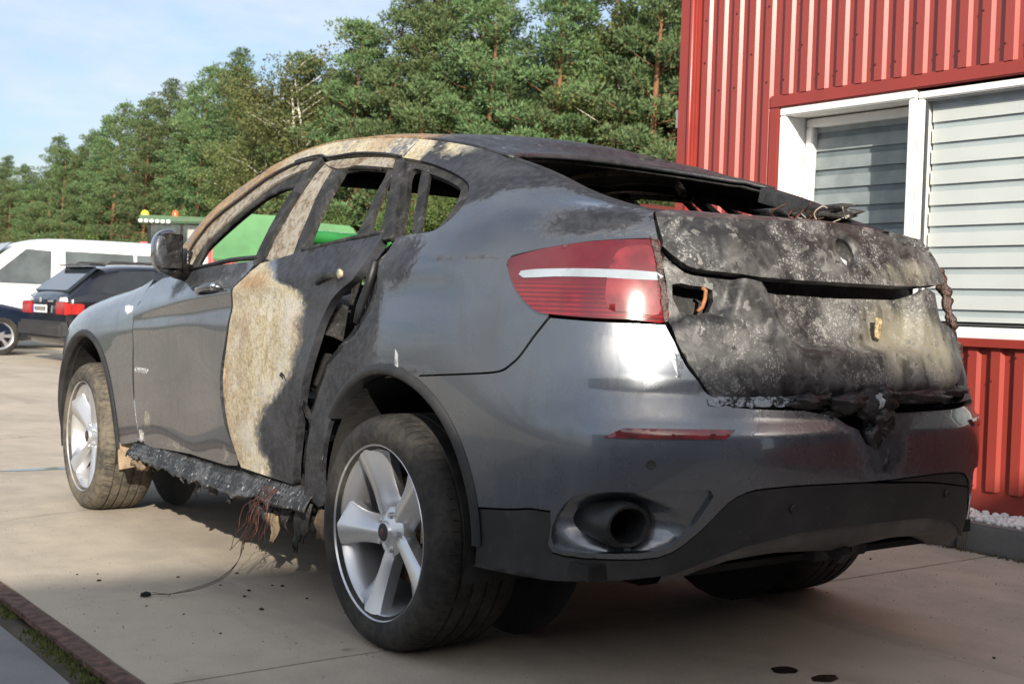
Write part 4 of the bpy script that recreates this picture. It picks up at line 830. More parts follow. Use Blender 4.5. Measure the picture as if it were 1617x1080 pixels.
# charred ledge below the tailgate
P,nn=surf(np.linspace(4.76,2*AC-4.76,60),np.full(60,.468),-.035)
rows=[]
for dy,dz in ((.10,.012),(.0,.010),(-.020,.004),(-.026,-.012),(-.022,-.036)):
    q=P.copy(); q[:,1]+=dy; q[:,2]+=dz
    for i in range(len(q)):
        q[i,1]+=.012*noise.noise((q[i,0]*14,dy*30,3)); q[i,2]+=.010*noise.noise((q[i,0]*17,dz*60,9))
    rows.append(q)
MB().grid(rows).build('charred_bumper_ledge',m_melt,CAR,smooth=True)
mb=MB(); ax=np.linspace(4.80,5.10,24); P,nn=surf(ax,np.full(24,.446),-.012); rows=[]
for k,(dy,dz) in enumerate(((.05,.022),(.01,.018),(-.016,.006),(-.020,-.010))):
    q=P.copy(); q[:,1]+=dy; q[:,2]+=dz
    for i in range(len(q)): q[i,2]+=.014*noise.noise((q[i,0]*45,k,1)); q[i,1]+=.010*noise.noise((q[i,0]*38,k*1.7,5))
    rows.append(q)
mb.grid(rows).build('ash_crust',m_crust,CAR,smooth=True)
# melted mass hanging through the bumper
def blobmesh(name,c,rx,ry,rz,mat,parent,amp=.35,seed=0,sub=3):
    bm=bmesh.new(); bmesh.ops.create_icosphere(bm,subdivisions=sub,radius=1)
    for v in bm.verts:
        p=v.co.copy(); s=1+amp*noise.fractal(p*2.2+Vector((seed,seed*.7,0)),1.0,2.0,4); v.co=Vector((c[0]+p.x*rx*s,c[1]+p.y*ry*s,c[2]+p.z*rz*s))
    me=bpy.data.meshes.new(name); bm.to_mesh(me); bm.free(); return fin(name,me,mat,parent,True)
Xb,nb_=surf(np.array([AC+.014]),np.array([.778]),-.030); blobmesh('recess_ash',tuple(Xb[0]),.020,.010,.012,m_ashy,lid,.4,8.8,2)
for i,(x,z,rx,rz,m) in enumerate(((-.24,.835,.10,.025,m_melt),(-.10,.83,.09,.030,m_melt),(-.03,.825,.05,.045,m_char),(.05,.835,.05,.04,m_melt),(.03,.77,.055,.055,m_melt),(-.01,.725,.030,.055,m_melt),(.03,.665,.022,.06,m_melt),(.0,.83,.03,.03,m_ashy),(.22,.84,.16,.022,m_melt),(.42,.85,.14,.022,m_melt),(-.16,.80,.05,.02,m_melt))):
    y=-1.075 if abs(x)<.15 else (-1.05 if abs(x)<.35 else -1.0)
    blobmesh('melted_plastic',(x,y,z),rx,.035,rz,m,CAR,.45,i*3.1)
# right-hand corner hole: dark inner wing
MB().box((-.68,-.70,.60),(-.58,-.30,1.10)).build('inner_wing',m_dark,CAR,bevel=.03); MB().box((.36,-.78,.66),(.60,-.40,1.20)).build('inner_wing',m_dark,CAR,bevel=.03)
# ------------------------------------------------------------------ roof
hE=NET.ev(np.linspace(2.30,3.90,36),np.full(36,BT))
rows=[]
for j,t in enumerate(np.linspace(-1,1,41)):
    q=hE.copy(); w=-hE[:,0]; q[:,0]=t*w*1.0; s=1-t*t
    fr=sst(hE[:,1],.9,1.5); rr=sst(-hE[:,1],-.35,.16)
    q[:,2]=hE[:,2]+.004+.052*s*(1+.10*rr)-.015*s*fr
    q[:,1]=hE[:,1]+s*(.24*rr+.16*fr)
    q[:,2]+=.0045*np.exp(-((np.abs(t)-.86)/.03)**2)-.006*np.exp(-((np.abs(t)-.93)/.02)**2)
    rows.append(q)
R=np.array(rows); mbr=MB(); mbr.grid(R); roof=mbr.build('roof',m_paint,CAR,smooth=True)
co=np.array([v.co[:] for v in roof.data.vertices]); B=np.stack([np.broadcast_to(q,(len(co),)) for q in burn_roof(co[:,0],co[:,1],co[:,2])]+[np.ones(len(co))],1)
at=roof.data.attributes.new('burn','FLOAT_COLOR','POINT'); at.data.foreach_set('color',np.clip(B,0,1).astype(np.float32).ravel())
roof.data.materials.append(m_dark); md=roof.modifiers.new('t','SOLIDIFY'); md.thickness=.012; md.offset=-1; md.material_offset=1
# roof rear edge flange, headers
edge=R[:,-1,:]; fr_=R[:,0,:]
mb=MB(); mb.tube([tuple(p+np.array([0,.03,-.016])) for p in edge],.008,8); mb.build('rear_header',m_char,CAR,smooth=True)
mb=MB(); mb.tube([tuple(p+np.array([0,.01,-.03])) for p in fr_],.028,8); mb.build('windscreen_header',m_char,CAR,smooth=True)
blobmesh('roof_debris',(.28,.22,1.625),.09,.05,.022,m_char,CAR,.8,5.5)
# hatch frame sides
for s in (1,-1):
    mb=MB(); a0=np.linspace(3.88,4.70,14); P,nn=surf(a0,np.full(14,BT-.014),-.008)
    Hh=NET.ev(a0,np.full(14,BT-.001)); inn=Hh.copy(); inn[:,0]*=.905; inn[:,2]-=.010; inn2=inn.copy(); inn2[:,2]-=.05; inn2[:,0]*=.98
    rows=[P,Hh-np.array([0,0,.003]),Hh*.5+inn*.5+np.array([0,0,.004]),inn,inn2]
    rows=[r*np.array([s,1,1]) for r in rows]; mb.grid(rows); mb.build('hatch_frame_side',simple('scorched_grey_frame%d'%s,(.016,.016,.017),.6,var=.6,scale=18,bump=.5),CAR,smooth=True)
# ------------------------------------------------------------------ bonnet, cowl, interior
hb=NET.ev(np.linspace(.03,1.42,20),np.full(20,NET.tv[6])); rows=[]
for t in np.linspace(-1,1,25):
    q=hb.copy(); q[:,0]=hb[:,0]*-t; q[:,2]+=.045*(1-t*t)+.012*np.exp(-((abs(t)-.6)/.1)**2); q[:,1]+=.20*(1-t*t)*sst(hb[:,1],2.8,3.5); rows.append(q)
bon=MB(); bon.grid(rows); bon=bon.build('bonnet',m_paint,CAR,smooth=True)
at=bon.data.attributes.new('burn','FLOAT_COLOR','POINT'); at.data.foreach_set('color',np.tile([.15,0,.05,1],len(bon.data.vertices)).astype(np.float32))
MB().box((-.80,1.95,.55),(.80,2.15,1.06)).build('bulkhead',m_dark,CAR)
mb=MB(); random.seed(11)
rows=[]
for y,z in ((2.12,1.07),(2.0,1.10),(1.86,1.10),(1.76,1.05),(1.74,.9)):
    rows.append([(x,y+.03*noise.noise((x*5,y*9,1)),z+.05*noise.noise((x*6,y*7,4))) for x in np.linspace(-.78,.78,34)])
mb.grid(rows); mb.build('burnt_dashboard',m_char,CAR,smooth=True)
MB().box((-.84,-.85,.36),(.84,2.0,.40)).build('floor_pan',m_dark,CAR)
MB().box((-.50,-.93,.40),(.50,-.90,.86)).box((-.55,-.85,.40),(.55,-.30,.62)).build('boot_floor',m_dark,CAR)
for sx in (-1,1):
    mb=MB()
    mb.tube([(sx*.38-.2,.98,.75),(sx*.38-.19,.88,1.18),(sx*.38-.1,.86,1.26),(sx*.38+.1,.86,1.26),(sx*.38+.19,.88,1.18),(sx*.38+.2,.98,.75)],.018,8)
    for k in range(5): mb.tube([(sx*.38-.19,.96-.02*k,.8+.09*k),(sx*.38+.19,.96-.02*k,.8+.09*k)],.006,6)
    mb.box((sx*.38-.24,1.0,.55),(sx*.38+.24,1.48,.68)); mb.build('front_seat_frame',m_char,CAR,angle=40)
MB().box((-.22,-.10,.60),(.66,-.02,1.30)).build('rear_seat_back',m_dark,CAR,bevel=.03)
mb=MB(); mb.box((-.66,.0,.45),(.66,.42,.66)); mb.tube([(-.64,.02,.64),(-.6,-.12,1.08),(.6,-.12,1.08),(.64,.02,.64)],.02,8)
for k in range(7): mb.tube([(-.5+k*.167,.0,.66),(-.5+k*.167,-.12,1.07)],.007,6)
mb.build('rear_seat_frame',m_char,CAR,angle=40)
mb=MB(); mb.tube([(0.-.5+.19*math.cos(t),1.66-.05*math.sin(t),.98+.17*math.sin(t)) for t in np.linspace(0,2*math.pi,28)],.011,6); mb.build('steering_wheel_rim',m_char,CAR,smooth=True)
# rear door opening: jamb, seals
jl=O['quarter_front']; n=len(jl)
P1,_=surf(np.array([p[0] for p in catmull(jl,3)]),np.array([p[1] for p in catmull(jl,3)]),-.012)
def jrow(dy,dx): q=P1.copy(); q[:,1]+=dy; q[:,0]+=dx; return q
mb=MB(); mb.grid([jrow(0,0),jrow(.02,.030),jrow(.05,.05),jrow(.07,.085),jrow(.26,.12),jrow(.30,.20)]); mb.build('door_jamb',m_char,CAR,smooth=True)
random.seed(8)
for k,(dy,dx,r,m) in enumerate(((.05,.035,.010,m_blackplastic),(.095,.05,.012,m_char),(.15,.07,.009,m_blackplastic))):
    pts=[tuple(p+np.array([.006*math.sin(i*1.9+k),dy+.018*noise.noise((i*.45,k*3,2)),0])) for i,p in enumerate(P1)]
    pts=[(p[0]+dx,p[1],p[2]) for p in pts]
    MB().tube(pts,[r*(1+.4*noise.noise((i*.8,k,7))) for i in range(len(pts))],6).build('door_seal',m,CAR,smooth=True)
mb=MB(); mb.tube([(-.93,.14,1.20),(-.935,.17,1.12),(-.945,.20,1.05),(-.95,.215,1.00)],[.013,.014,.014,.010],8); mb.build('hanging_seal',m_blackplastic,CAR,smooth=True)
# right side openings get a plain dark jamb through the mirrored panels
# ------------------------------------------------------------------ handles, badge, mirror, indicator
def handle(y,z,parent,name='door_handle'):
    ab=side_ab([(y+.11,z-.012),(y-.11,z+.012)]); X,nn=surf(np.linspace(ab[0][0],ab[1][0],9),np.linspace(ab[0][1],ab[1][1],9),0)
    off=[.004,.016,.026,.03,.031,.03,.028,.02,.004]; r=[.008,.012,.014,.014,.014,.014,.015,.014,.008]
    pts=[tuple(X[i]+nn[i]*off[i]) for i in range(9)]; mb=MB(); mb.tube(pts,r,10); o=mb.build(name,m_paint,parent,smooth=True)
    at=o.data.attributes.new('burn','FLOAT_COLOR','POINT'); at.data.foreach_set('color',np.tile([.2,0,0,1],len(o.data.vertices)).astype(np.float32))
    mb=MB(); c=Vector(X[7])+Vector(nn[7])*.024; mb.lathe([(-.012,.0005),(-.010,.012),(.004,.015),(.010,.012),(.012,.0005)],'x',14,tuple(c)); mb.build('handle_cap',m_chrome,parent,smooth=True)
handle(1.37,1.09,fd)
ab=side_ab([(.32,1.155)]); X,nn=surf(np.array([ab[0][0]]),np.array([ab[0][1]]),0)
blobmesh('lock_remains',tuple(X[0]-nn[0]*.002),.010,.018,.016,simple('pale_melted_zinc',(.30,.27,.19),.55,var=.4,scale=60),rear_door,.5,2.2,2)
ab=side_ab([(.50,1.13),(.44,1.15),(.38,1.155),(.33,1.15)]); X,nn=surf(np.array([p[0] for p in ab]),np.array([p[1] for p in ab]),-.016)
MB().tube([tuple(p) for p in X],[.008,.014,.014,.008],8).build('burnt_handle',m_char,rear_door,smooth=True)
def text(name,body,size,loc,rotM,mat,parent,extr=.0012):
    cu=bpy.data.curves.new(name,'FONT'); cu.body=body; cu.size=size; cu.extrude=extr; cu.align_x='CENTER'; cu.align_y='CENTER'
    o=bpy.data.objects.new(name,cu); COL.objects.link(o); dg=bpy.context.evaluated_depsgraph_get(); me=bpy.data.meshes.new_from_object(o.evaluated_get(dg)); bpy.data.objects.remove(o)
    me.transform(Matrix.Translation(loc)@rotM.to_4x4()); return fin(name,me,mat,parent,False)
RL=Matrix(((0,0,-1),(-1,0,0),(0,1,0)))   # text facing -x, reading towards -y
X,nn=surf(*[np.array([q]) for q in side_ab([(2.10,.735)])[0]],.003); text('door_badge','xDRIVE35d',.034,Vector(X[0]),RL,m_letter,fd)
ia=side_ab([(2.40,1.012),(2.285,1.013),(2.30,.975)]); 
panel('side_indicator',catmull(ia,2,True),simple('clear_indicator_lens',(.75,.76,.78),.12,var=.1,coat=1),CAR,off=.004,thick=.006,res=.02)
# tailgate pillar trim streak on the arch, white scrape
ia=side_ab([(-.085,.915),(-.07,.93),(-.075,.87),(-.095,.865)]); panel('scraped_bare_spot',ia,m_ashy,CAR,off=.0015,thick=.001,res=.02)
# mirror
mb=MB(); 
def mirror(sx):
    bm=bmesh.new(); bmesh.ops.create_icosphere(bm,subdivisions=4,radius=1)
    for v in bm.verts:
        p=v.co; x,y,z=p; e=.74
        q=[math.copysign(abs(c)**e,c) for c in (x,y,z)]
        yy=q[1]*.075*(1.0 if q[1]>0 else .5); v.co=Vector((sx*(-1.02+q[0]*.066),1.69+yy+.03*q[0],1.248+q[2]*.092*(1+.14*q[0])))
    me=bpy.data.meshes.new('mirror_shell'); bm.to_mesh(me); bm.free()
    o=fin('side_mirror',me,m_paint,CAR,True); at=me.attributes.new('burn','FLOAT_COLOR','POINT'); n=len(me.vertices); zz=np.array([v.co.z for v in me.vertices]); yv=np.array([v.co.y for v in me.vertices]); s=np.clip(np.maximum((1.225-zz)*9,(1.67-yv)*14),0,1); at.data.foreach_set('color',np.stack([s,0*s,.1*s,np.ones(n)],1).astype(np.float32).ravel())
    mbm=MB(); mbm.tube([(sx*-1.0,1.69,1.185),(sx*-.965,1.71,1.17),(sx*-.90,1.74,1.165)],[.035,.032,.04],10); mbm.build('mirror_arm',m_melt,o,smooth=True)
    mbm=MB(); mbm.box((-.054,-.01,-.072),(.054,.0,.072),Matrix.Translation((sx*-1.016,1.658,1.248))); mbm.build('mirror_backing',m_melt,o,bevel=.01)
mirror(1); mirror(-1)
# corner of the windscreen pillar behind the mirror
blobmesh('pillar_base_remains',(-.875,1.86,1.20),.035,.09,.07,m_melt,CAR,.4,9.1)
# ------------------------------------------------------------------ wheel arches
def arch_band(yc,zc,r0,r1,a0,a1,mat,name,side):
    A=np.linspace(a0,a1,48); rows=[]
    for r,off in ((r1,.001),(r1-.005,.007),((r0+r1)/2,.011),(r0+.006,.009),(r0,.003),(r0-.004,-.05)):
        ab=side_ab([(yc+r*math.cos(rad(t)),max(.30,zc+r*math.sin(rad(t)))) for t in A]); X,n_=surf(np.array([p[0] for p in ab]),np.array([p[1] for p in ab]),off); rows.append(X*np.array([side,1,1]))
    MB().grid(rows).build(name,mat,CAR,smooth=True)
for s in (1,-1):
    arch_band(RAY,RAZ,.428,.462,183,38,m_skirt,'rear_arch_moulding',s); arch_band(FAY,FAZ,.438,.470,188,-8,m_skirt,'front_arch_moulding',s)
    for yc,zc,r in ((RAY,RAZ,.42),(FAY,FAZ,.43)):
        mb=MB(); rows=[]
        for x in (.94,.8,.6,.45): rows.append([(-x*s,yc+r*math.cos(t),zc+r*math.sin(t)) for t in np.linspace(rad(200),rad(-20),30)])
        mb.grid(rows); n=30; mb.add([(-.5*s,yc,zc)]+[(-.5*s,yc+r*math.cos(t),zc+r*math.sin(t)) for t in np.linspace(0,2*math.pi,30)],[(0,i,i+1) for i in range(1,30)]); mb.build('wheel_well',m_dark,CAR,smooth=True)
# torn liner in front of the rear wheel
rows=[]
for j in range(5):
    rows.append([(-.955-.006*math.sin(i+j),.40+.012*j+.05*noise.noise((i*.4,j*.6,1))-.20*(i/14)**2.2*.0+.40*(math.cos(rad(185-i*8.5))-math.cos(rad(185)))*.55,.50+.30*(i/14)+.012*j) for i in range(15)])
MB().grid(rows).build('torn_arch_liner',m_melt,CAR,smooth=True)
blobmesh('muddy_liner',(-.84,.40,.62),.06,.03,.20,m_mud,CAR,.3,3.3)
# ------------------------------------------------------------------ wheels
def make_wheel(width,tyremat,loc,sx,steer=0,camber=0,phase=69):
    """outer face at local x=0, axle along +x (inwards)"""
    R=.364; root=empty('wheel',(0,0,0)); root.parent=CAR
    pr=[(.020,.255),(.008,.268),(-.001,.285),(-.004,.305),(.0,.328),(.012,.346),(.030,.357)]
    gr=[.26,.42,.58,.74]; x=.030; tr=[]
    for gpos in gr:
        xc=width*gpos; tr+=[(xc-.006,R),(xc-.004,R-.008),(xc+.004,R-.008),(xc+.006,R)]
    pr+=[(.045,R-.002)]+tr+[(width-.045,R-.002),(width-.03,.357),(width-.012,.346),(width,.328),(width+.003,.30),(width-.01,.262)]
    tyre=MB().lathe(pr,'x',96); 
    n=72   # cross sipes on the outer shoulder
    ty=tyre.build('tyre',tyremat,root,angle=38)
    mb=MB()
    for k in range(n):
        t=2*math.pi*k/n; c,s_=math.cos(t),math.sin(t); rr=R+.0008
        mb.add([(x_,r_*math.cos(t+d),r_*math.sin(t+d)) for x_,r_,d in ((.022,.3548,0),(.022,.3548,.008),(.05,rr-.001,.016),(.05,rr-.001,.008),(width*.24,rr,.02),(width*.24,rr,.028))],[(0,1,2,3),(3,2,5,4)])
    mb.build('tread_sipes',m_blackplastic,ty,False)
    # barrel
    rim=MB().lathe([(.010,.266),(.004,.270),(.008,.273),(.016,.266),(.022,.258),(.034,.250),(.055,.243),(.08,.236),(.20,.226),(width-.02,.25)],'x',96); rimo=rim.build('rim',m_rim,root,angle=45)
    # spokes
    for k in range(5):
        t0=rad(phase+72*k); rows=[]
        for r in np.linspace(.040,.262,16):
            q=(r-.04)/.222
            wl=.034*(1-q)**1.5+.019+.054*q**1.6; wr=.034*(1-q)**1.5+.021+.066*q**2.4; ridge=-.004+.004*q
            x0=.052-.040*q**.8+.006*math.sin(math.pi*q)      # depth of the ridge below the outer face
            secs=[(-wl+.006,x0+.055),(-wl,x0+.012),(-wl+.008,x0+.006),(ridge-.004,x0),(ridge+.004,x0+.002),(wr-.005,x0+.028+.012*(1-q)),(wr,x0+.036+.012*(1-q)),(wr-.004,x0+.07)]
            row=[]
            for w,xx in secs:
                ang=t0+w/max(r,.045)*(1.0 if r>.07 else .8); rr=r
                row.append((xx,rr*math.cos(ang),rr*math.sin(ang)))
            rows.append(row)
        MB().grid(rows).build('spoke',m_rim,root,angle=32)
    MB().lathe([(.030,.0005),(.030,.030),(.033,.033),(.040,.036),(.048,.052),(.06,.075),(.10,.08)],'x',40).build('hub',m_rim,root,angle=40)
    cap=MB().lathe([(.0285,.0005),(.0275,.020),(.0285,.027),(.031,.029)],'x',30).build('hub_cap',m_skirt,root,smooth=True)
    MB().lathe([(.0265,.0005),(.0262,.008),(.0275,.012)],'x',20).build('cap_badge',m_red_emb,cap,smooth=True)
    for k in range(5):
        t=rad(phase+36+72*k); MB().lathe([(.040,.0005),(.040,.009),(.06,.010)],'x',10,(0,.056*math.cos(t),.056*math.sin(t))).build('wheel_bolt',m_rim,root,angle=40)
    MB().lathe([(.10,.0005),(.10,.075),(.125,.08),(.125,.165),(.155,.165),(.155,.05)],'x',48).build('brake_disc',m_rustydisc,root,angle=40)
    MB().box((.09,-.19,-.03),(.19,-.11,.14)).build('brake_caliper',m_mud,root,bevel=.012)
    root.matrix_local=Matrix.Translation(loc)@Matrix.Rotation(steer,4,'Z')@Matrix.Rotation(camber,4,'Y')@(Matrix.Scale(-1,4,(1,0,0)) if sx<0 else Matrix.Identity(4))
    return root
make_wheel(.315,m_tyre,(-.985,0,.361),1)
make_wheel(.275,m_tyre_mud,(-.955,2.933,.361),1,steer=rad(-2),phase=36)
make_wheel(.315,m_tyre,(.985,0,.361),-1)
make_wheel(.275,m_tyre_mud,(.955,2.933,.361),-1,steer=rad(-2))
# ------------------------------------------------------------------ sill plate, debris and wires
random.seed(3)
ys=np.linspace(2.24,.50,70); rows=[]
for j,t in enumerate(np.linspace(0,1,9)):
    row=[]
    for i,y in enumerate(ys):
        low=.078+.020*noise.noise((y*5,0,3))+.014*noise.noise((y*17,0,5))
        if j==8: low+=.018*noise.noise((y*40,1,1))
        sag=.02*math.sin((2.24-y)*1.8)
        z=.425-sag-t*low-.0*(y<.8); x=-.915-.075*t+.012*noise.noise((y*7,t*2,2))+(.02*t*t)
        z+=.005*noise.noise((y*13,t*4,8)); row.append((x,y,z))
    rows.append(row)
sill=MB().grid(rows).build('burnt_sill_plate',m_perf,CAR,smooth=True); md=sill.modifiers.new('t','SOLIDIFY'); md.thickness=.006
MB().box((-.90,.45,.33),(-.80,2.3,.43)).build('inner_sill',m_char,CAR,bevel=.01)
def flake(name,c,sx_,sz_,mat,seed,rx=0):
    P=[]; n=8
    for i in range(n):
        row=[]
        for j in range(5):
            u=i/(n-1)-.5; v=j/4; wv=.9-.55*v+.35*noise.noise((seed,v*3,1)); row.append((c[0]+.02*noise.noise((seed+u*3,v*3,2))+rx*v,c[1]+u*sx_*wv+.03*noise.noise((seed,v*2,8)),c[2]-v*sz_*(1+.35*noise.noise((seed,u*4,3)))))
        P.append(row)
    o=MB().grid(P).build(name,mat,CAR,smooth=True); m_=o.modifiers.new('t','SOLIDIFY'); m_.thickness=.004; return o
for k,(y,z,w,h,m) in enumerate(((.60,.37,.17,.13,m_char),(.46,.36,.12,.10,m_mud),(.78,.33,.16,.08,m_char),(.82,.29,.11,.10,m_mud),(.66,.31,.06,.12,m_char),(1.02,.33,.12,.07,m_melt),(1.20,.33,.10,.05,m_char),(1.55,.335,.06,.08,m_melt),(1.72,.34,.05,.05,m_ashy),(2.0,.35,.05,.05,m_char),(1.38,.33,.12,.05,m_char),(.95,.31,.2,.06,m_char),(2.16,.36,.04,.07,m_ashy))):
    flake('hanging_flake',(-.93+.01*(k%3),y,z),w,h,m,k*2.7)
# underbody clutter seen below the sill
blobmesh('charred_underbody',(-.80,.80,.30),.08,.35,.06,m_char,CAR,.6,12.2)
blobmesh('charred_underbody',(-.78,1.5,.31),.07,.45,.045,m_char,CAR,.6,15.2)
MB().box((-.56,-.30,.22),(.56,3.4,.34)).box((-.60,-.85,.34),(.60,3.5,.40)).box((-.86,.50,.325),(.86,2.42,.395)).build('underbody',m_dark,CAR)
MB().box((-.6,-.10,.34),(.6,.10,.44)).build('rear_axle_carrier',m_dark,CAR,bevel=.03)
for sx in (-1,1): MB().prism([(sx*.10,-.16,.17),(sx*.70,-.12,.20),(sx*.70,.14,.20),(sx*.10,.30,.17)],(0,0,.16)).build('under_shade_block',m_dark,CAR,bevel=.025)  # dark arm-like blocks added to stand in for the shade under the car
# muddy guard behind the front wheel
rows=[]
for j in range(6):
    rows.append([(-.94+.02*j,2.44-.02*j+.10*math.sin(i*.3)*(1-j/8)-.03*i+.015*noise.noise((i,j,1)),.40-.035*i+.006*j+.01*noise.noise((i*1.3,j,4))) for i in range(5)])
MB().grid(rows).build('mud_guard',m_mud,CAR,smooth=True)
blobmesh('mud_lump',(-.93,2.16,.315),.03,.07,.03,m_mud,CAR,.5,1.4)
# tow bar
mb=MB(); mb.tube([(.0,-.85,.42),(.0,-.98,.39),(.0,-1.0,.37)],[.03,.028,.03],10); mb.box((-.09,-.96,.36),(.09,-.92,.45)); mb.box((.05,-.98,.37),(.13,-.95,.43)); mb.build('tow_bracket',m_char,CAR,angle=40,bevel=.006)
# copper harness
random.seed(21)
for k in range(11):
    y0=.72+random.uniform(-.05,.05); pts=[(-.985,y0,.405),(-1.0+random.uniform(-.02,.02),y0+random.uniform(0,.06),.36)]
    x,y,z=pts[-1]
    for i in range(5):
        x+=random.uniform(-.025,.012); y+=random.uniform(-.02,.05); z-=random.uniform(.02,.05); pts.append((x,y,max(z,.10)))
    MB().tube([tuple(p) for p in catmull(pts,3)],.0013,5).build('copper_wire',m_copper,CAR,smooth=True)
for k,(ex,ey) in enumerate(((-1.32,.985),(-1.30,1.01),(-1.27,.93))):
    pts=[(-1.0,.78,.33),(-1.03,.83+.01*k,.20),(-1.05,.84,.13),(-1.09-.01*k,.86,.07),(-1.16,.90+.015*k,.03),(-1.25,.95,.010),(ex,ey,.008)]
    MB().tube([tuple(p) for p in catmull(pts,4)],.0011,5).build('trailing_wire',m_char if k else m_copper,CAR,smooth=True)
# wires behind the rear screen, right side
random.seed(5)
for k in range(18):
    p=Vector((.34+random.uniform(-.05,.05),-.48+random.uniform(-.06,.06),1.36)); pts=[p]
    for i in range(4): p=p+Vector((random.uniform(-.05,.05),random.uniform(-.04,.04),random.uniform(-.012,.035))); pts.append(p)
    MB().tube([tuple(q) for q in catmull(pts,3)],.0025,5).build('scorched_wire',m_copper if k%2 else m_pale,CAR,smooth=True)
blobmesh('burnt_trim',(.47,-.40,1.42),.05,.22,.03,m_char,CAR,.7,6.6)
# ================================================================== other vehicles
m_navy=simple('black_blue_car_paint',(.008,.009,.013),.18,var=.2,scale=3,coat=1); m_vanwhite=simple('white_van_paint',(.80,.80,.78),.3,var=.05,scale=2,coat=.6)
m_carglass=simple('dark_car_glass',(.012,.015,.018),.05,var=.2,coat=1); m_vanglass=simple('tinted_van_glass',(.075,.088,.088),.06,var=.35,scale=2,coat=1)
m_trimgrey=simple('grey_bumper_plastic',(.035,.036,.038),.5,var=.2); m_platewhite=simple('number_plate_white',(.78,.78,.76),.4,var=.03); m_plateblue=simple('number_plate_blue',(.02,.06,.35),.4); m_ink=simple('plate_ink',(.02,.02,.02),.5)
m_lampred=simple('red_lamp',(.38,.02,.018),.15,var=.25,scale=10,coat=1); m_lampwhite=simple('clear_lamp',(.72,.72,.72),.15,var=.1,coat=1)
m_seatgrey=simple('grey_seat_cloth',(.16,.17,.18),.9)
def P3(px,py,D,z=None):
    """point on the ground seen D metres away at image column px"""
    a=YAW+math.atan((px-808.5)/2000); return (CP[0]+D*math.sin(a),CP[1]+D*math.cos(a),0)
def simple_wheel(parent,x,y,r,w,side,spokes=7,mat=None):
    """axle along y"""
    t=MB().lathe([(.01,r*.66),(.0,r*.72),(.0,r*.9),(.02,r),(w-.02,r),(w,r*.9),(w,r*.6)],'y',36); t.v=[(p[0]+x,y+side*p[1]*-1,p[2]+r) for p in t.v]; wo=t.build('wheel',m_tyre,parent,angle=40)
    d=MB().lathe([(.006,r*.67),(.0,r*.70),(.012,r*.64),(.05,r*.60),(.09,r*.60)],'y',36); d.v=[(p[0]+x,y+side*p[1]*-1,p[2]+r) for p in d.v]; d.build('rim',mat or m_rim,wo,angle=40)
    s=MB()
    for k in range(spokes):
        a=2*math.pi*k/spokes; q=[]
        for rr,ww in ((.06*r,.10*r),(.35*r,.07*r),(.66*r,.11*r)):
            for sg in (-1,1): q.append((x+rr*math.cos(a)-sg*ww*math.sin(a),y-side*.02,r+rr*math.sin(a)+sg*ww*math.cos(a)))
        s.add(q,[(0,1,3,2),(2,3,5,4)])
    s.lathe([(.012,.001),(.012,.14*r),(.03,.16*r)],'y',16); n=16*3; s.v[-n:]=[(p[0]+x,y+side*p[1]*-1,p[2]+r) for p in s.v[-n:]]
    s.build('spokes',mat or m_rim,wo)
    MB().box((x-r*.55,y-side*.12-.02,r*.45),(x+r*.55,y-side*.12+.02,r*1.55)).build('brake_disc',m_dark,wo,bevel=.02)
    return wo
def loft(name,stations,mat,parent):
    """stations: (x,[ (half width, z) ... bottom to roof centre ])"""
    rows=[]
    for x,pr in stations:
        L=[(x,-w,z) for w,z in pr]+[(x,w,z) for w,z in pr[::-1]]; rows.append(L)
    n=len(rows[0]); mb=MB(); v=[p for r in rows for p in r]; f=[(i*n+j,i*n+(j+1)%n,(i+1)*n+(j+1)%n,(i+1)*n+j) for i in range(len(rows)-1) for j in range(n)]
    f.append(tuple(range(n))); f.append(tuple(range((len(rows)-1)*n,len(rows)*n))); mb.add(v,f); o=mb.build(name,mat,parent,angle=30)
    md=o.modifiers.new('s','SUBSURF'); md.levels=2; md.render_levels=2; return o
def ring(w,zb,zs,zbelt,zroof,wr):
    """sill, flank, shoulder, belt, roof side, roof"""
    return [(w*.55,zb),(w*.93,zb+.02),(w,zb+.18),(w,zs),(w*.975,zbelt-.02),(w*.95,zbelt),(wr+(w*.95-wr)*.35,zbelt+(zroof-zbelt)*.65),(wr,zroof-.05),(wr*.8,zroof),(wr*.3,zroof+.015)]
def plate(name,pts,parent,mat,off=(0,0,0),th=(0,-.006,0)):
    mb=MB(); mb.prism([(p[0]+off[0],p[1]+off[1],p[2]+off[2]) for p in pts],th); return mb.build(name,mat,parent)
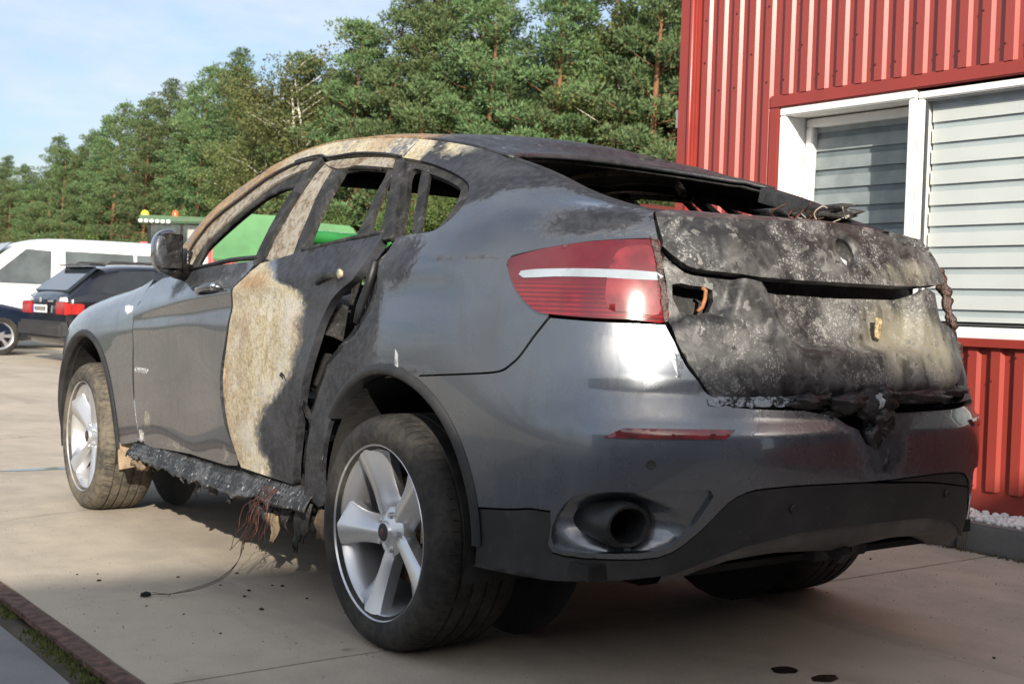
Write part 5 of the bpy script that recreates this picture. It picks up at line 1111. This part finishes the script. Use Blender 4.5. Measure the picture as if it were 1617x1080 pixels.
def estate(root,paint):
    """estate car, nose to +x, 4.8 m long, origin under the middle"""
    st=[(2.38,ring(.62,.30,.50,.60,.62,.45)),(2.30,ring(.80,.24,.55,.68,.70,.55)),(1.6,ring(.89,.20,.66,.82,.86,.62)),(1.0,ring(.90,.20,.70,.90,.94,.66)),(.55,ring(.90,.20,.72,.94,1.16,.62)),(.1,ring(.90,.20,.72,.95,1.40,.60)),(-.6,ring(.90,.20,.73,.96,1.45,.60)),(-1.3,ring(.90,.20,.74,.97,1.44,.60)),(-1.75,ring(.90,.22,.75,.98,1.40,.58)),(-2.02,ring(.89,.24,.76,.98,1.22,.60)),(-2.28,ring(.86,.26,.78,.96,1.0,.70)),(-2.36,ring(.80,.30,.70,.90,.94,.66))]
    body=loft('body',st,paint,root)
    for s in (-1,1):
        y=lambda z: s*(.90*.95+.006-(max(0,z-.95))*.56)
        for nm,pts in (('rear_side_window',[(-.95,1.0),(-1.85,1.02),(-1.72,1.22),(-1.50,1.345),(-.98,1.37)]),('rear_door_window',[(-.86,1.0),(-.04,.99),(-.02,1.37),(-.86,1.375)]),('front_door_window',[(.06,.99),(.92,.97),(.58,1.18),(.30,1.34),(.08,1.37)])):
            plate(nm,[(x,y(z),z) for x,z in pts],root,m_carglass,th=(0,s*.008,0))
        simple_wheel(root,1.45,s*.89,.32,.21,s); simple_wheel(root,-1.40,s*.89,.32,.21,s)
        l=MB(); l.prism([(-2.375,s*.50,.70),(-2.375,s*.83,.70),(-2.375,s*.85,.85),(-2.375,s*.80,.88),(-2.375,s*.50,.88)],(.06,0,0)); l.box((-2.34,min(s*.83,s*.872),.71),(-2.10,max(s*.83,s*.872),.86)); lo=l.build('tail_lamp',m_lampred,root,bevel=.008)
        MB().prism([(-2.368,s*.60,.885),(-2.368,s*.82,.885),(-2.36,s*.76,.945),(-2.36,s*.64,.945)],(.05,0,0)).build('indicator_lens',m_lampwhite,lo)
        MB().tube([(-1.75,s*.60,1.43),(-1.6,s*.60,1.475),(.0,s*.60,1.475),(.15,s*.60,1.43)],.016,8).build('roof_rail',m_trimgrey,root,smooth=True)
    plate('rear_window',[(-2.235,-.62,1.02),(-2.235,.62,1.02),(-1.80,.54,1.37),(-1.80,-.54,1.37)],root,m_carglass,off=(.0,0,.0),th=(-.03,0,.03))
    MB().box((-2.44,-.84,.36),(-2.28,.84,.60)).build('rear_bumper',m_trimgrey,root,bevel=.04)
    p=MB().box((-2.40,-.20,.72),(-2.385,.32,.83)).build('number_plate',m_platewhite,root); MB().box((-2.404,.275,.722),(-2.399,.318,.828)).build('blue_band',m_plateblue,p)
    for k in range(6): MB().box((-2.404,.23-.075*k,.745),(-2.4005,.185-.075*k,.805)).build('plate_character',m_ink,p)
    MB().box((-2.395,-.44,.875),(-2.388,-.26,.90)).build('model_lettering',m_letter,root)
    MB().lathe([(-.006,.001),(-.006,.035),(0,.04)],'x',16,(-2.385,.06,.90)).build('tailgate_badge',m_letter,root)
    MB().box((-1.93,-.60,1.405),(-1.70,.60,1.43)).build('roof_spoiler',paint,root,bevel=.008)
    return root
h=math.atan2(.07,.997); ch,sh_=math.cos(h),math.sin(h)
p=P3(104,545,19.6); W1=empty('black_estate_car',(p[0]+2.47*ch-.90*sh_,p[1]+2.47*sh_+.90*ch,0),h); tag(W1,'black estate car parked with its red tail lamps towards the camera','car'); estate(W1,m_navy); W1.scale=(1.05,1.05,1.05)
p=P3(4,555,22.6); W2=empty('dark_blue_car',(p[0]-1.45*.975-.2,p[1]-1.45*.21+.85,0),h); tag(W2,'dark blue car cut by the left edge with a five-spoke alloy wheel','car'); estate(W2,simple('dark_blue_paint',(.010,.016,.034),.2,var=.2,scale=3,coat=1))
# white van, nose to the left
def van(root):
    st=[(2.45,ring(.70,.32,.6,.75,.80,.55)),(2.36,ring(.88,.26,.65,.92,.98,.66)),(1.95,ring(.94,.22,.72,1.05,1.12,.70)),(1.45,ring(.95,.22,.78,1.10,1.55,.72)),(.95,ring(.95,.22,.8,1.12,1.93,.74)),(.3,ring(.95,.22,.8,1.12,1.98,.76)),(-1.0,ring(.95,.22,.8,1.12,1.98,.77)),(-2.0,ring(.95,.22,.8,1.12,1.97,.77)),(-2.38,ring(.93,.24,.8,1.12,1.92,.76)),(-2.46,ring(.88,.30,.8,1.08,1.80,.72))]
    loft('body',st,m_vanwhite,root)
    for s in (-1,1):
        y=lambda z:s*(.955*.95+.010-(z-1.12)*.15)
        for nm,pts,mt in (('front_door_window',[(1.62,1.16),(.52,1.14),(.50,1.74),(.92,1.76)],m_vanglass),('side_window',[(.26,1.16),(-.96,1.16),(-.96,1.74),(.26,1.75)],m_vanglass),('side_window',[(-1.02,1.16),(-2.22,1.18),(-2.18,1.72),(-1.02,1.74)],m_vanglass)):
            plate(nm,[(x,y(z),z) for x,z in pts],root,mt,th=(0,s*.008,0))
        simple_wheel(root,1.5,s*.92,.34,.22,s); simple_wheel(root,-1.5,s*.92,.34,.22,s)
        MB().box((1.50,min(s*.98,s*1.12),1.12),(1.60,max(s*.98,s*1.12),1.34)).build('side_mirror',m_blackplastic,root,bevel=.03)
        MB().box((.42,min(s*.9535,s*.957),.42),(.43,max(s*.9535,s*.957),1.12)).build('door_seam',m_seal,root)
        MB().box((-2.47,min(s*.80,s*.90),.85),(-2.42,max(s*.80,s*.90),1.30)).build('tail_lamp',m_lampred,root,bevel=.01)
    plate('windscreen',[(1.86,-.66,1.16),(1.86,.66,1.16),(1.10,.62,1.83),(1.10,-.62,1.83)],root,m_vanglass,off=(.03,0,.03),th=(.01,0,.01))
    return root
p=P3(96,470,25.8); V1=empty('white_van',(p[0]+.2,p[1]+.3,0),math.pi+math.atan2(-.30,.955)+rad(14)); V1.scale=(1.05,1.05,1.05); tag(V1,'white passenger van with dark side windows behind the black estate car','van'); van(V1)
# ------------------------------------------------------------------ combine harvester
m_green=simple('harvester_green',(.016,.15,.030),.35,var=.15,scale=1.5,coat=.3); m_greendk=simple('dark_green_panel',(.012,.07,.016),.5,var=.2); m_yellow=simple('yellow_beacon',(.75,.62,.05),.3); m_orange=simple('orange_beacon',(.75,.12,.03),.3); m_cabglass=simple('cab_glass',(.03,.045,.045),.05,var=.3,coat=1)
hz=YAW+math.atan((400-808.5)/2000); p=P3(400,400,50)
H=empty('combine_harvester',p,-hz); H.scale=(1,1,.96); tag(H,'green combine harvester with a glazed cab behind the parked cars','harvester')
# local x runs to the image right, y away from the camera; 1 m is about 40 pixels of the photograph
mb=MB(); mb.prism([(-4.35,-.9,4.22),(-1.7,-.9,4.22),(-1.6,-.9,3.98),(-4.2,-.9,3.90)],(0,2.2,0)); mb.build('cab_roof',m_greendk,H,bevel=.06)
for k in range(6): MB().box((-4.30+k*.20,-.96,3.92),(-4.16+k*.20,-.88,4.05)).build('work_lamp',m_lampwhite,H,bevel=.02)
MB().box((-3.9,-.7,2.5),(-2.0,1.1,3.92)).build('cab_glazing',m_cabglass,H,bevel=.04)
for x in (-3.93,-2.75,-2.0): MB().box((x-.05,-.75,2.45),(x+.05,-.66,3.95)).build('cab_pillar',m_dark,H,bevel=.01)
MB().box((-2.55,-.76,2.9),(-2.15,-.70,3.75)).build('exhaust_stack',simple('grey_stack',(.25,.24,.23),.5),H,bevel=.04)
MB().lathe([(4.22,.16),(4.30,.15),(4.40,.09),(4.42,.001)],'z',14,(-4.1,-.6,0)).build('yellow_beacon',m_yellow,H,smooth=True)
MB().lathe([(4.22,.12),(4.34,.12),(4.44,.08),(4.47,.001)],'z',14,(-3.0,-.6,0)).build('orange_beacon',m_orange,H,smooth=True)
mb=MB(); mb.prism([(-1.6,-1.2,2.55),(1.75,-1.2,2.55),(1.75,-1.2,3.35),(1.05,-1.2,3.4),(1.0,-1.2,4.02),(1.9,-1.2,4.02),(1.9,-1.2,4.36),(-.4,-1.2,4.42),(-1.5,-1.2,4.25)],(0,2.6,0)); mb.build('grain_tank',m_green,H,bevel=.05)
MB().box((1.05,-1.15,3.3),(1.95,-.9,4.05)).build('engine_bay',m_dark,H)
MB().lathe([(3.1,.28),(3.25,.36),(3.7,.36),(3.85,.25)],'z',18,(1.35,-1.25,0)).build('air_filter',simple('pale_green_drum',(.16,.28,.09),.4),H,smooth=True)
MB().box((-.7,-1.25,.9),(1.0,1.0,2.55)).build('side_shield',m_green,H,bevel=.05)
mb=MB(); mb.prism([(1.9,-1.0,2.3),(4.0,-1.0,2.3),(4.3,-1.0,3.0),(3.6,-1.0,4.12),(1.9,-1.0,4.22)],(0,2.4,0)); mb.build('rear_hood',m_green,H,bevel=.06)
MB().tube([(2.0,-1.35,3.62),(7.0,-1.5,3.42)],.27,16).build('unloading_auger',m_green,H,smooth=True)
for x,r,w in ((-2.0,.95,.8),(4.0,.7,.5)):
    t=MB().lathe([(0,r*.5),(.0,r*.9),(.06,r),(w-.06,r),(w,r*.9),(w,r*.5)],'y',30); t.v=[(q[0]+x,q[1]-1.6,q[2]+r) for q in t.v]; t.build('wheel',m_tyre,H,angle=40)
    t=MB().lathe([(.05,.001),(.05,r*.3),(.02,r*.5)],'y',24); t.v=[(q[0]+x,q[1]-1.6,q[2]+r) for q in t.v]; t.build('wheel_disc',m_yellow,H,angle=40)
MB().box((-3.8,-1.1,.8),(4.4,1.2,1.9)).build('chassis',m_greendk,H,bevel=.05)
# low red shed behind the harvester
p=P3(330,400,57); S=empty('red_shed',p,-hz); tag(S,'low red sheet-metal shed behind the green harvester','building')
mb=MB(); prof=[]; x=-2.9
while x<5.6: prof+=[(x,0),(x+.12,0),(x+.16,-.04),(x+.28,-.04)]; x+=.32
mb.grid([[(a,d,z) for a,d in prof] for z in (0,1.6,3.28)]); mb.build('wall',simple('faded_red_sheet',(.50,.075,.075),.5,var=.1,scale=1),S)
MB().box((-3.0,-.1,3.26),(5.7,4,3.36)).build('roof',simple('faded_red_roof',(.42,.06,.06),.5),S)
MB().box((-2.95,-.07,0),(5.65,-.02,2.0)).build('white_base_band',simple('pale_band',(.6,.6,.58),.6),S)
# ================================================================== trees
def leafmat(name,c0,c1,c2,rough=.6,trans=.25):
    def b(T):
        p=T.n('NewGeometry').outputs['Position']; n1=T.noise(p,.35,4,.6); n2=T.noise(p,3.0,3,.6); oi=T.n('ObjectInfo').outputs['Random']
        c=T.mix(T.sstep(n1,.32,.68),c0,c1); c=T.mix(T.math('MULTIPLY',T.sstep(n2,.45,.7),.6),c,c2); c=T.n('HueSaturation',{'Hue':T.math('ADD',.475,T.math('MULTIPLY',oi,.04)),'Value':T.math('ADD',.85,T.math('MULTIPLY',oi,.45)),'Color':c}).outputs[0]
        d=T.n('BsdfPrincipled',{'Base Color':c,'Roughness':rough,'Specular IOR Level':.3}); t=T.n('BsdfTranslucent',{'Color':c})
        return T.n('MixShader',{0:trans,1:d.outputs[0],2:t.outputs[0]}).outputs[0]
    return M(name,b)
m_pine=leafmat('pine_needles',(.075,.130,.055),(.110,.172,.070),(.155,.200,.082))
m_birchleaf=leafmat('birch_leaves',(.095,.125,.042),(.14,.165,.058),(.18,.19,.08),trans=.35)
m_broad=leafmat('broad_leaves',(.065,.11,.03),(.095,.145,.042),(.13,.165,.06),trans=.3)
def barkp(T):
    p=T.n('TexCoord').outputs['Object']; z=T.n('SeparateXYZ',{0:p}).outputs[2]; n=T.noise(p,9,5,.65); c=T.mix(T.sstep(z,2.0,6.0),(.085,.055,.04),(.20,.092,.045)); c=T.mix(T.sstep(n,.5,.7),c,(.05,.035,.028))
    return T.n('BsdfPrincipled',{'Base Color':c,'Roughness':.9}).outputs[0]
m_pinebark=M('pine_bark',barkp)
def barkb(T):
    p=T.n('TexCoord').outputs['Object']; st=T.n('Mapping',{0:p,3:(2,2,9)}); n=T.noise(st.outputs[0],2.2,5,.65); c=T.mix(T.sstep(n,.55,.66),(.62,.58,.50),(.05,.045,.04)); return T.n('BsdfPrincipled',{'Base Color':c,'Roughness':.8}).outputs[0]
m_birchbark=M('birch_bark',barkb)
m_deadtwig=simple('grey_bark',(.10,.085,.065),.9,var=.3,scale=6)
def tufts(V,F,rng,c,rx,ry,rz,n,size,up=.6,stretch=1.0,wr=(.14,.26)):
    """needle tufts: small bent quads spread through a flattened clump"""
    a=rng.normal(0,1,(n,3)); a/=np.linalg.norm(a,axis=1)[:,None]; a*=(rng.uniform(0,1,(n,1))**.20)
    p=np.asarray(c)+a*np.array([rx,ry,rz]); d=a+np.array([0,0,up])+rng.normal(0,.35,(n,3)); d/=np.linalg.norm(d,axis=1)[:,None]; s=np.cross(d,rng.normal(0,1,(n,3))); s/=np.linalg.norm(s,axis=1)[:,None]
    L=size*rng.uniform(.6,1.4,(n,1))*stretch; w=size*rng.uniform(wr[0],wr[1],(n,1)); m=p+d*L*.5
    Q=np.stack([p-s*w*.4,m-s*w,p+d*L,m+s*w],1).reshape(-1,3); k=len(V); V+=Q.tolist(); F+=[(k+4*i,k+4*i+1,k+4*i+2,k+4*i+3) for i in range(n)]
def pine(seed,H,base=.38,lean=0,dens=1.0,wide=1.0):
    rng=np.random.default_rng(seed); tr=MB(); V=[];F=[]
    bx=rng.normal(0,.25,2); path=[(lean*(t**2)*H*.12+bx[0]*math.sin(t*2.6),bx[1]*math.sin(t*2.2),t*H) for t in np.linspace(0,1,12)]
    tr.tube(path,[.20*(1-.88*t)+.012 for t in np.linspace(0,1,12)],7)
    at=lambda t:np.array([np.interp(t,np.linspace(0,1,12),[q[i] for q in path]) for i in range(3)])
    nb=int(46*dens); az=rng.uniform(0,6.28)
    for i in range(nb):
        t=base+(1-base)*((i+rng.uniform(0,.8))/nb); q=(t-base)/(1-base); az+=2.4+rng.normal(0,.35)
        L=wide*(2.6*(1-q)**.75*(.55+.45*math.sin(min(1,q*3.2)*math.pi/2))+.35)*rng.uniform(.65,1.25); o=at(t); rise=.18+.55*q+rng.normal(0,.12)
        e=o+np.array([math.cos(az)*L+lean*.3*L,math.sin(az)*L,rise*L]); mid=(o+e)/2+np.array([0,0,-.06*L]); tr.tube([tuple(o),tuple(mid),tuple(e)],[.032*(1-.5*q),.018,.007],5)
        m=2 if L<1 else 3
        for j in range(m):
            s=.45+.6*(j+rng.uniform(-.2,.2))/m; c=o+(e-o)*s+rng.normal(0,.10,3)+np.array([0,0,.10]); r=rng.uniform(.40,.72)*(.55+.25*min(L,2)); tufts(V,F,rng,c,r*1.1,r*1.1,r*.36,int(105*r/.5),.185,up=.6)
    for k in range(4): c=at(1)+np.array([rng.normal(0,.15),rng.normal(0,.15),-.25*k+.15]); tufts(V,F,rng,c,.28+.1*k,.28+.1*k,.3,22,.2,up=.9)
    for k in range(7):
        t=rng.uniform(.18,base); o=at(t); a=rng.uniform(0,6.28); L=rng.uniform(.4,1.4); tr.tube([tuple(o),tuple(o+np.array([math.cos(a)*L,math.sin(a)*L,rng.uniform(-.2,.25)]))],[.03,.008],4)
    return tr,V,F
def broad(seed,H,W,trunks=1,birch=True,dens=1.0):
    rng=np.random.default_rng(seed); tr=MB(); V=[];F=[]
    for k in range(trunks):
        a=rng.uniform(0,6.28); sp=.0 if trunks==1 else .13; path=[]; 
        for t in np.linspace(0,1,11): path.append(((sp*H*t**1.2)*math.cos(a)+.25*math.sin(t*4+k),(sp*H*t**1.2)*math.sin(a)+.2*math.sin(t*3+k*2),t*H*.93*(1-.06*k)))
        tr.tube(path,[.15*(1-.9*t)+.012 for t in np.linspace(0,1,11)],7)
        at=lambda t,path=path:np.array([np.interp(t,np.linspace(0,1,11),[q[i] for q in path]) for i in range(3)])
        for i in range(int(34*dens/trunks**.5)):
            t=.22+.76*(i+rng.uniform(0,.9))/(34*dens/trunks**.5); az=rng.uniform(0,6.28); L=W*(.35+.65*math.sin(math.pi*min(1,(1.05-t)*1.15)))*rng.uniform(.5,1.1); o=at(min(t,.99)); e=o+np.array([math.cos(az)*L,math.sin(az)*L,L*.55]); tr.tube([tuple(o),tuple((o+e)/2+np.array([0,0,.1*L])),tuple(e)],[.035,.02,.006],4)
            for j in range(4):
                c=o+(e-o)*(.35+.25*j)+rng.normal(0,.25,3); r=rng.uniform(.45,.8)
                tufts(V,F,rng,c,r,r,r*.85,int(125 if birch else 70),.15,up=(-.5 if birch else .1),stretch=1.0,wr=(.25,.42))
    return tr,V,F
def bush(seed,H,W):
    rng=np.random.default_rng(seed); tr=MB(); V=[];F=[]
    for i in range(18):
        a=rng.uniform(0,6.28); r=rng.uniform(0,W)**1; e=np.array([math.cos(a)*r,math.sin(a)*r*.7,H*rng.uniform(.25,1)*(1-.4*(r/W)**2)]); tr.tube([(0,0,0),tuple(e*.6+np.array([0,0,.2])),tuple(e)],[.04,.025,.01],4)
        for j in range(3): tufts(V,F,rng,e*(.75+.12*j)+rng.normal(0,.25,3),.7,.7,.55,70,.17,up=.2,wr=(.25,.45))
    return tr,V,F
def tree_proto(kind,gen,bark,leaf):
    tr,V,F=gen; me=bpy.data.meshes.new('crown'); me.from_pydata(V,[],F); me.materials.append(leaf); me.update()
    t=bpy.data.meshes.new('trunk'); t.from_pydata([tuple(map(float,v)) for v in tr.v],[],tr.f); t.shade_smooth(); t.materials.append(bark); t.update(); return (kind,t,me)
PINES=[tree_proto('pine_tree',pine(s,h,b,l,d,w),m_pinebark,m_pine) for s,h,b,l,d,w in ((1,15.5,.34,.6,1.0,1.0),(2,16.5,.40,.3,1.05,.95),(3,14.0,.26,.5,1.0,1.1),(4,15.0,.45,.9,.9,1.05),(5,13.0,.18,.2,1.1,1.15),(6,16.0,.50,.5,.85,.9))]
BIRCH=[tree_proto('birch_tree',broad(s,h,w,n,True),m_birchbark,m_birchleaf) for s,h,w,n in ((11,13.5,3.3,3),(12,12.5,2.3,1),(13,11,2.2,2))]
BROAD=[tree_proto('leafy_tree',broad(s,h,w,n,False),m_deadtwig,m_broad) for s,h,w,n in ((21,9,2.8,1),(22,8,2.6,2))]
BUSH=[tree_proto('bush',bush(s,h,w),m_deadtwig,m_broad) for s,h,w in ((31,3.4,2.2),(32,2.8,2.6),(33,4.4,2.4))]
def plant(proto,loc,rz,sc,label,cat,group):
    k,t,c=proto; o=empty(k,loc,rz); o.scale=(sc,sc,sc)
    for nm,me in (('trunk',t),('crown',c)): q=bpy.data.objects.new(nm,me); COL.objects.link(q); q.parent=o
    tag(o,label,cat,group); return o
DX=[-60,0,105,204,345,500,650,900,1075,1200]; DD=[150,136,113,98,82,67,60,54,51,49]
def edge_pos(px,back=0,off=0):
    D=float(np.interp(px,DX,DD))+back; p=P3(px,0,D); return (p[0]+off,p[1],0)
random.seed(101)
# front row along the forest edge: (column in the photo, kind, variant, scale)
front=[(-25,'p',2,.95),(8,'p',4,.9),(40,'b',1,.72),(66,'p',0,.95),(92,'p',4,1.0),(118,'p',2,1.0),(143,'p',5,.93),(170,'p',0,1.0),(196,'p',3,1.03),(222,'p',4,1.02),(248,'p',1,.96),(275,'p',5,.95),(303,'p',0,1.03),(330,'p',2,1.12),(352,'p',1,1.0),(380,'b',2,1.0),(408,'b',1,1.05),(436,'b',2,1.08),(498,'b',0,1.08),(470,'p',4,1.05),(528,'p',2,1.04),(552,'p',4,1.12),(590,'p',0,1.04),(622,'p',2,1.05),(655,'p',1,1.02),(690,'p',5,1.0),(722,'p',3,1.05),(758,'p',0,1.0),(792,'p',4,.84),(822,'p',2,.86),(858,'p',1,1.04),(893,'p',4,1.1),(925,'p',0,1.08),(960,'b',1,1.1),(985,'p',2,1.13),(1018,'p',4,1.15),(1050,'p',0,1.12),(1085,'p',2,1.12),(1120,'p',1,1.1)]
nP=sum(1 for f in front if f[1]=='p'); nB=sum(1 for f in front if f[1]=='b'); ip=ib=0
ordn=lambda n:'%d%s'%(n,'th' if 10<=n%100<=20 else {1:'st',2:'nd',3:'rd'}.get(n%10,'th'))
ref=lambda px:('above the white van' if px<235 else 'above the green harvester' if px<440 else 'above the car roof' if px<980 else 'beside the red workshop corner')
for px,kd,v,sc in front:
    if kd=='p': ip+=1; lb='pine at the forest edge %s, %s pine from the left'%(ref(px),ordn(ip)); pr=PINES[v]; cat='tree'; gp='pines along the forest edge'
    else: ib+=1; lb='white-trunked birch at the forest edge %s, %s birch from the left'%(ref(px),ordn(ib)); pr=BIRCH[v]; cat='tree'; gp='birches along the forest edge'
    if px==500: lb='tall many-stemmed birch with bare white trunks above the car roof'
    plant(pr,edge_pos(px,random.uniform(-1.5,2.5)),random.uniform(-.5,.5) if kd=='p' else random.uniform(0,6),sc,lb,cat,gp)
# stand behind the edge
for row,(back,step) in enumerate(((5,30),(11,34),(19,40))):
    px=-40+row*11
    while px<1120:
        plant(PINES[random.randint(0,5)],edge_pos(px+random.uniform(-8,8),back+random.uniform(-2,2)),random.uniform(0,6.28),random.uniform(.70,.88)-.02*row,'pine standing deeper in the forest behind the edge row','tree','pines inside the forest'); px+=step*(1.0 if px>350 else .72)*random.uniform(.8,1.2)
# undergrowth
for k,px in enumerate(np.arange(-30,1110,26)):
    pr=BUSH[k%3] if k%3 else BROAD[(k//3)%2]; s=random.uniform(.8,1.25)*(1.0 if k%3 else .62)
    plant(pr,edge_pos(float(px)+random.uniform(-6,6),-4+random.uniform(-1.5,1.0)),random.uniform(0,6.28),s,'green bush of the undergrowth at the foot of the forest edge' if k%3 else 'young leafy tree at the foot of the forest edge','bush' if k%3 else 'tree','undergrowth bushes' if k%3 else 'young leafy trees')
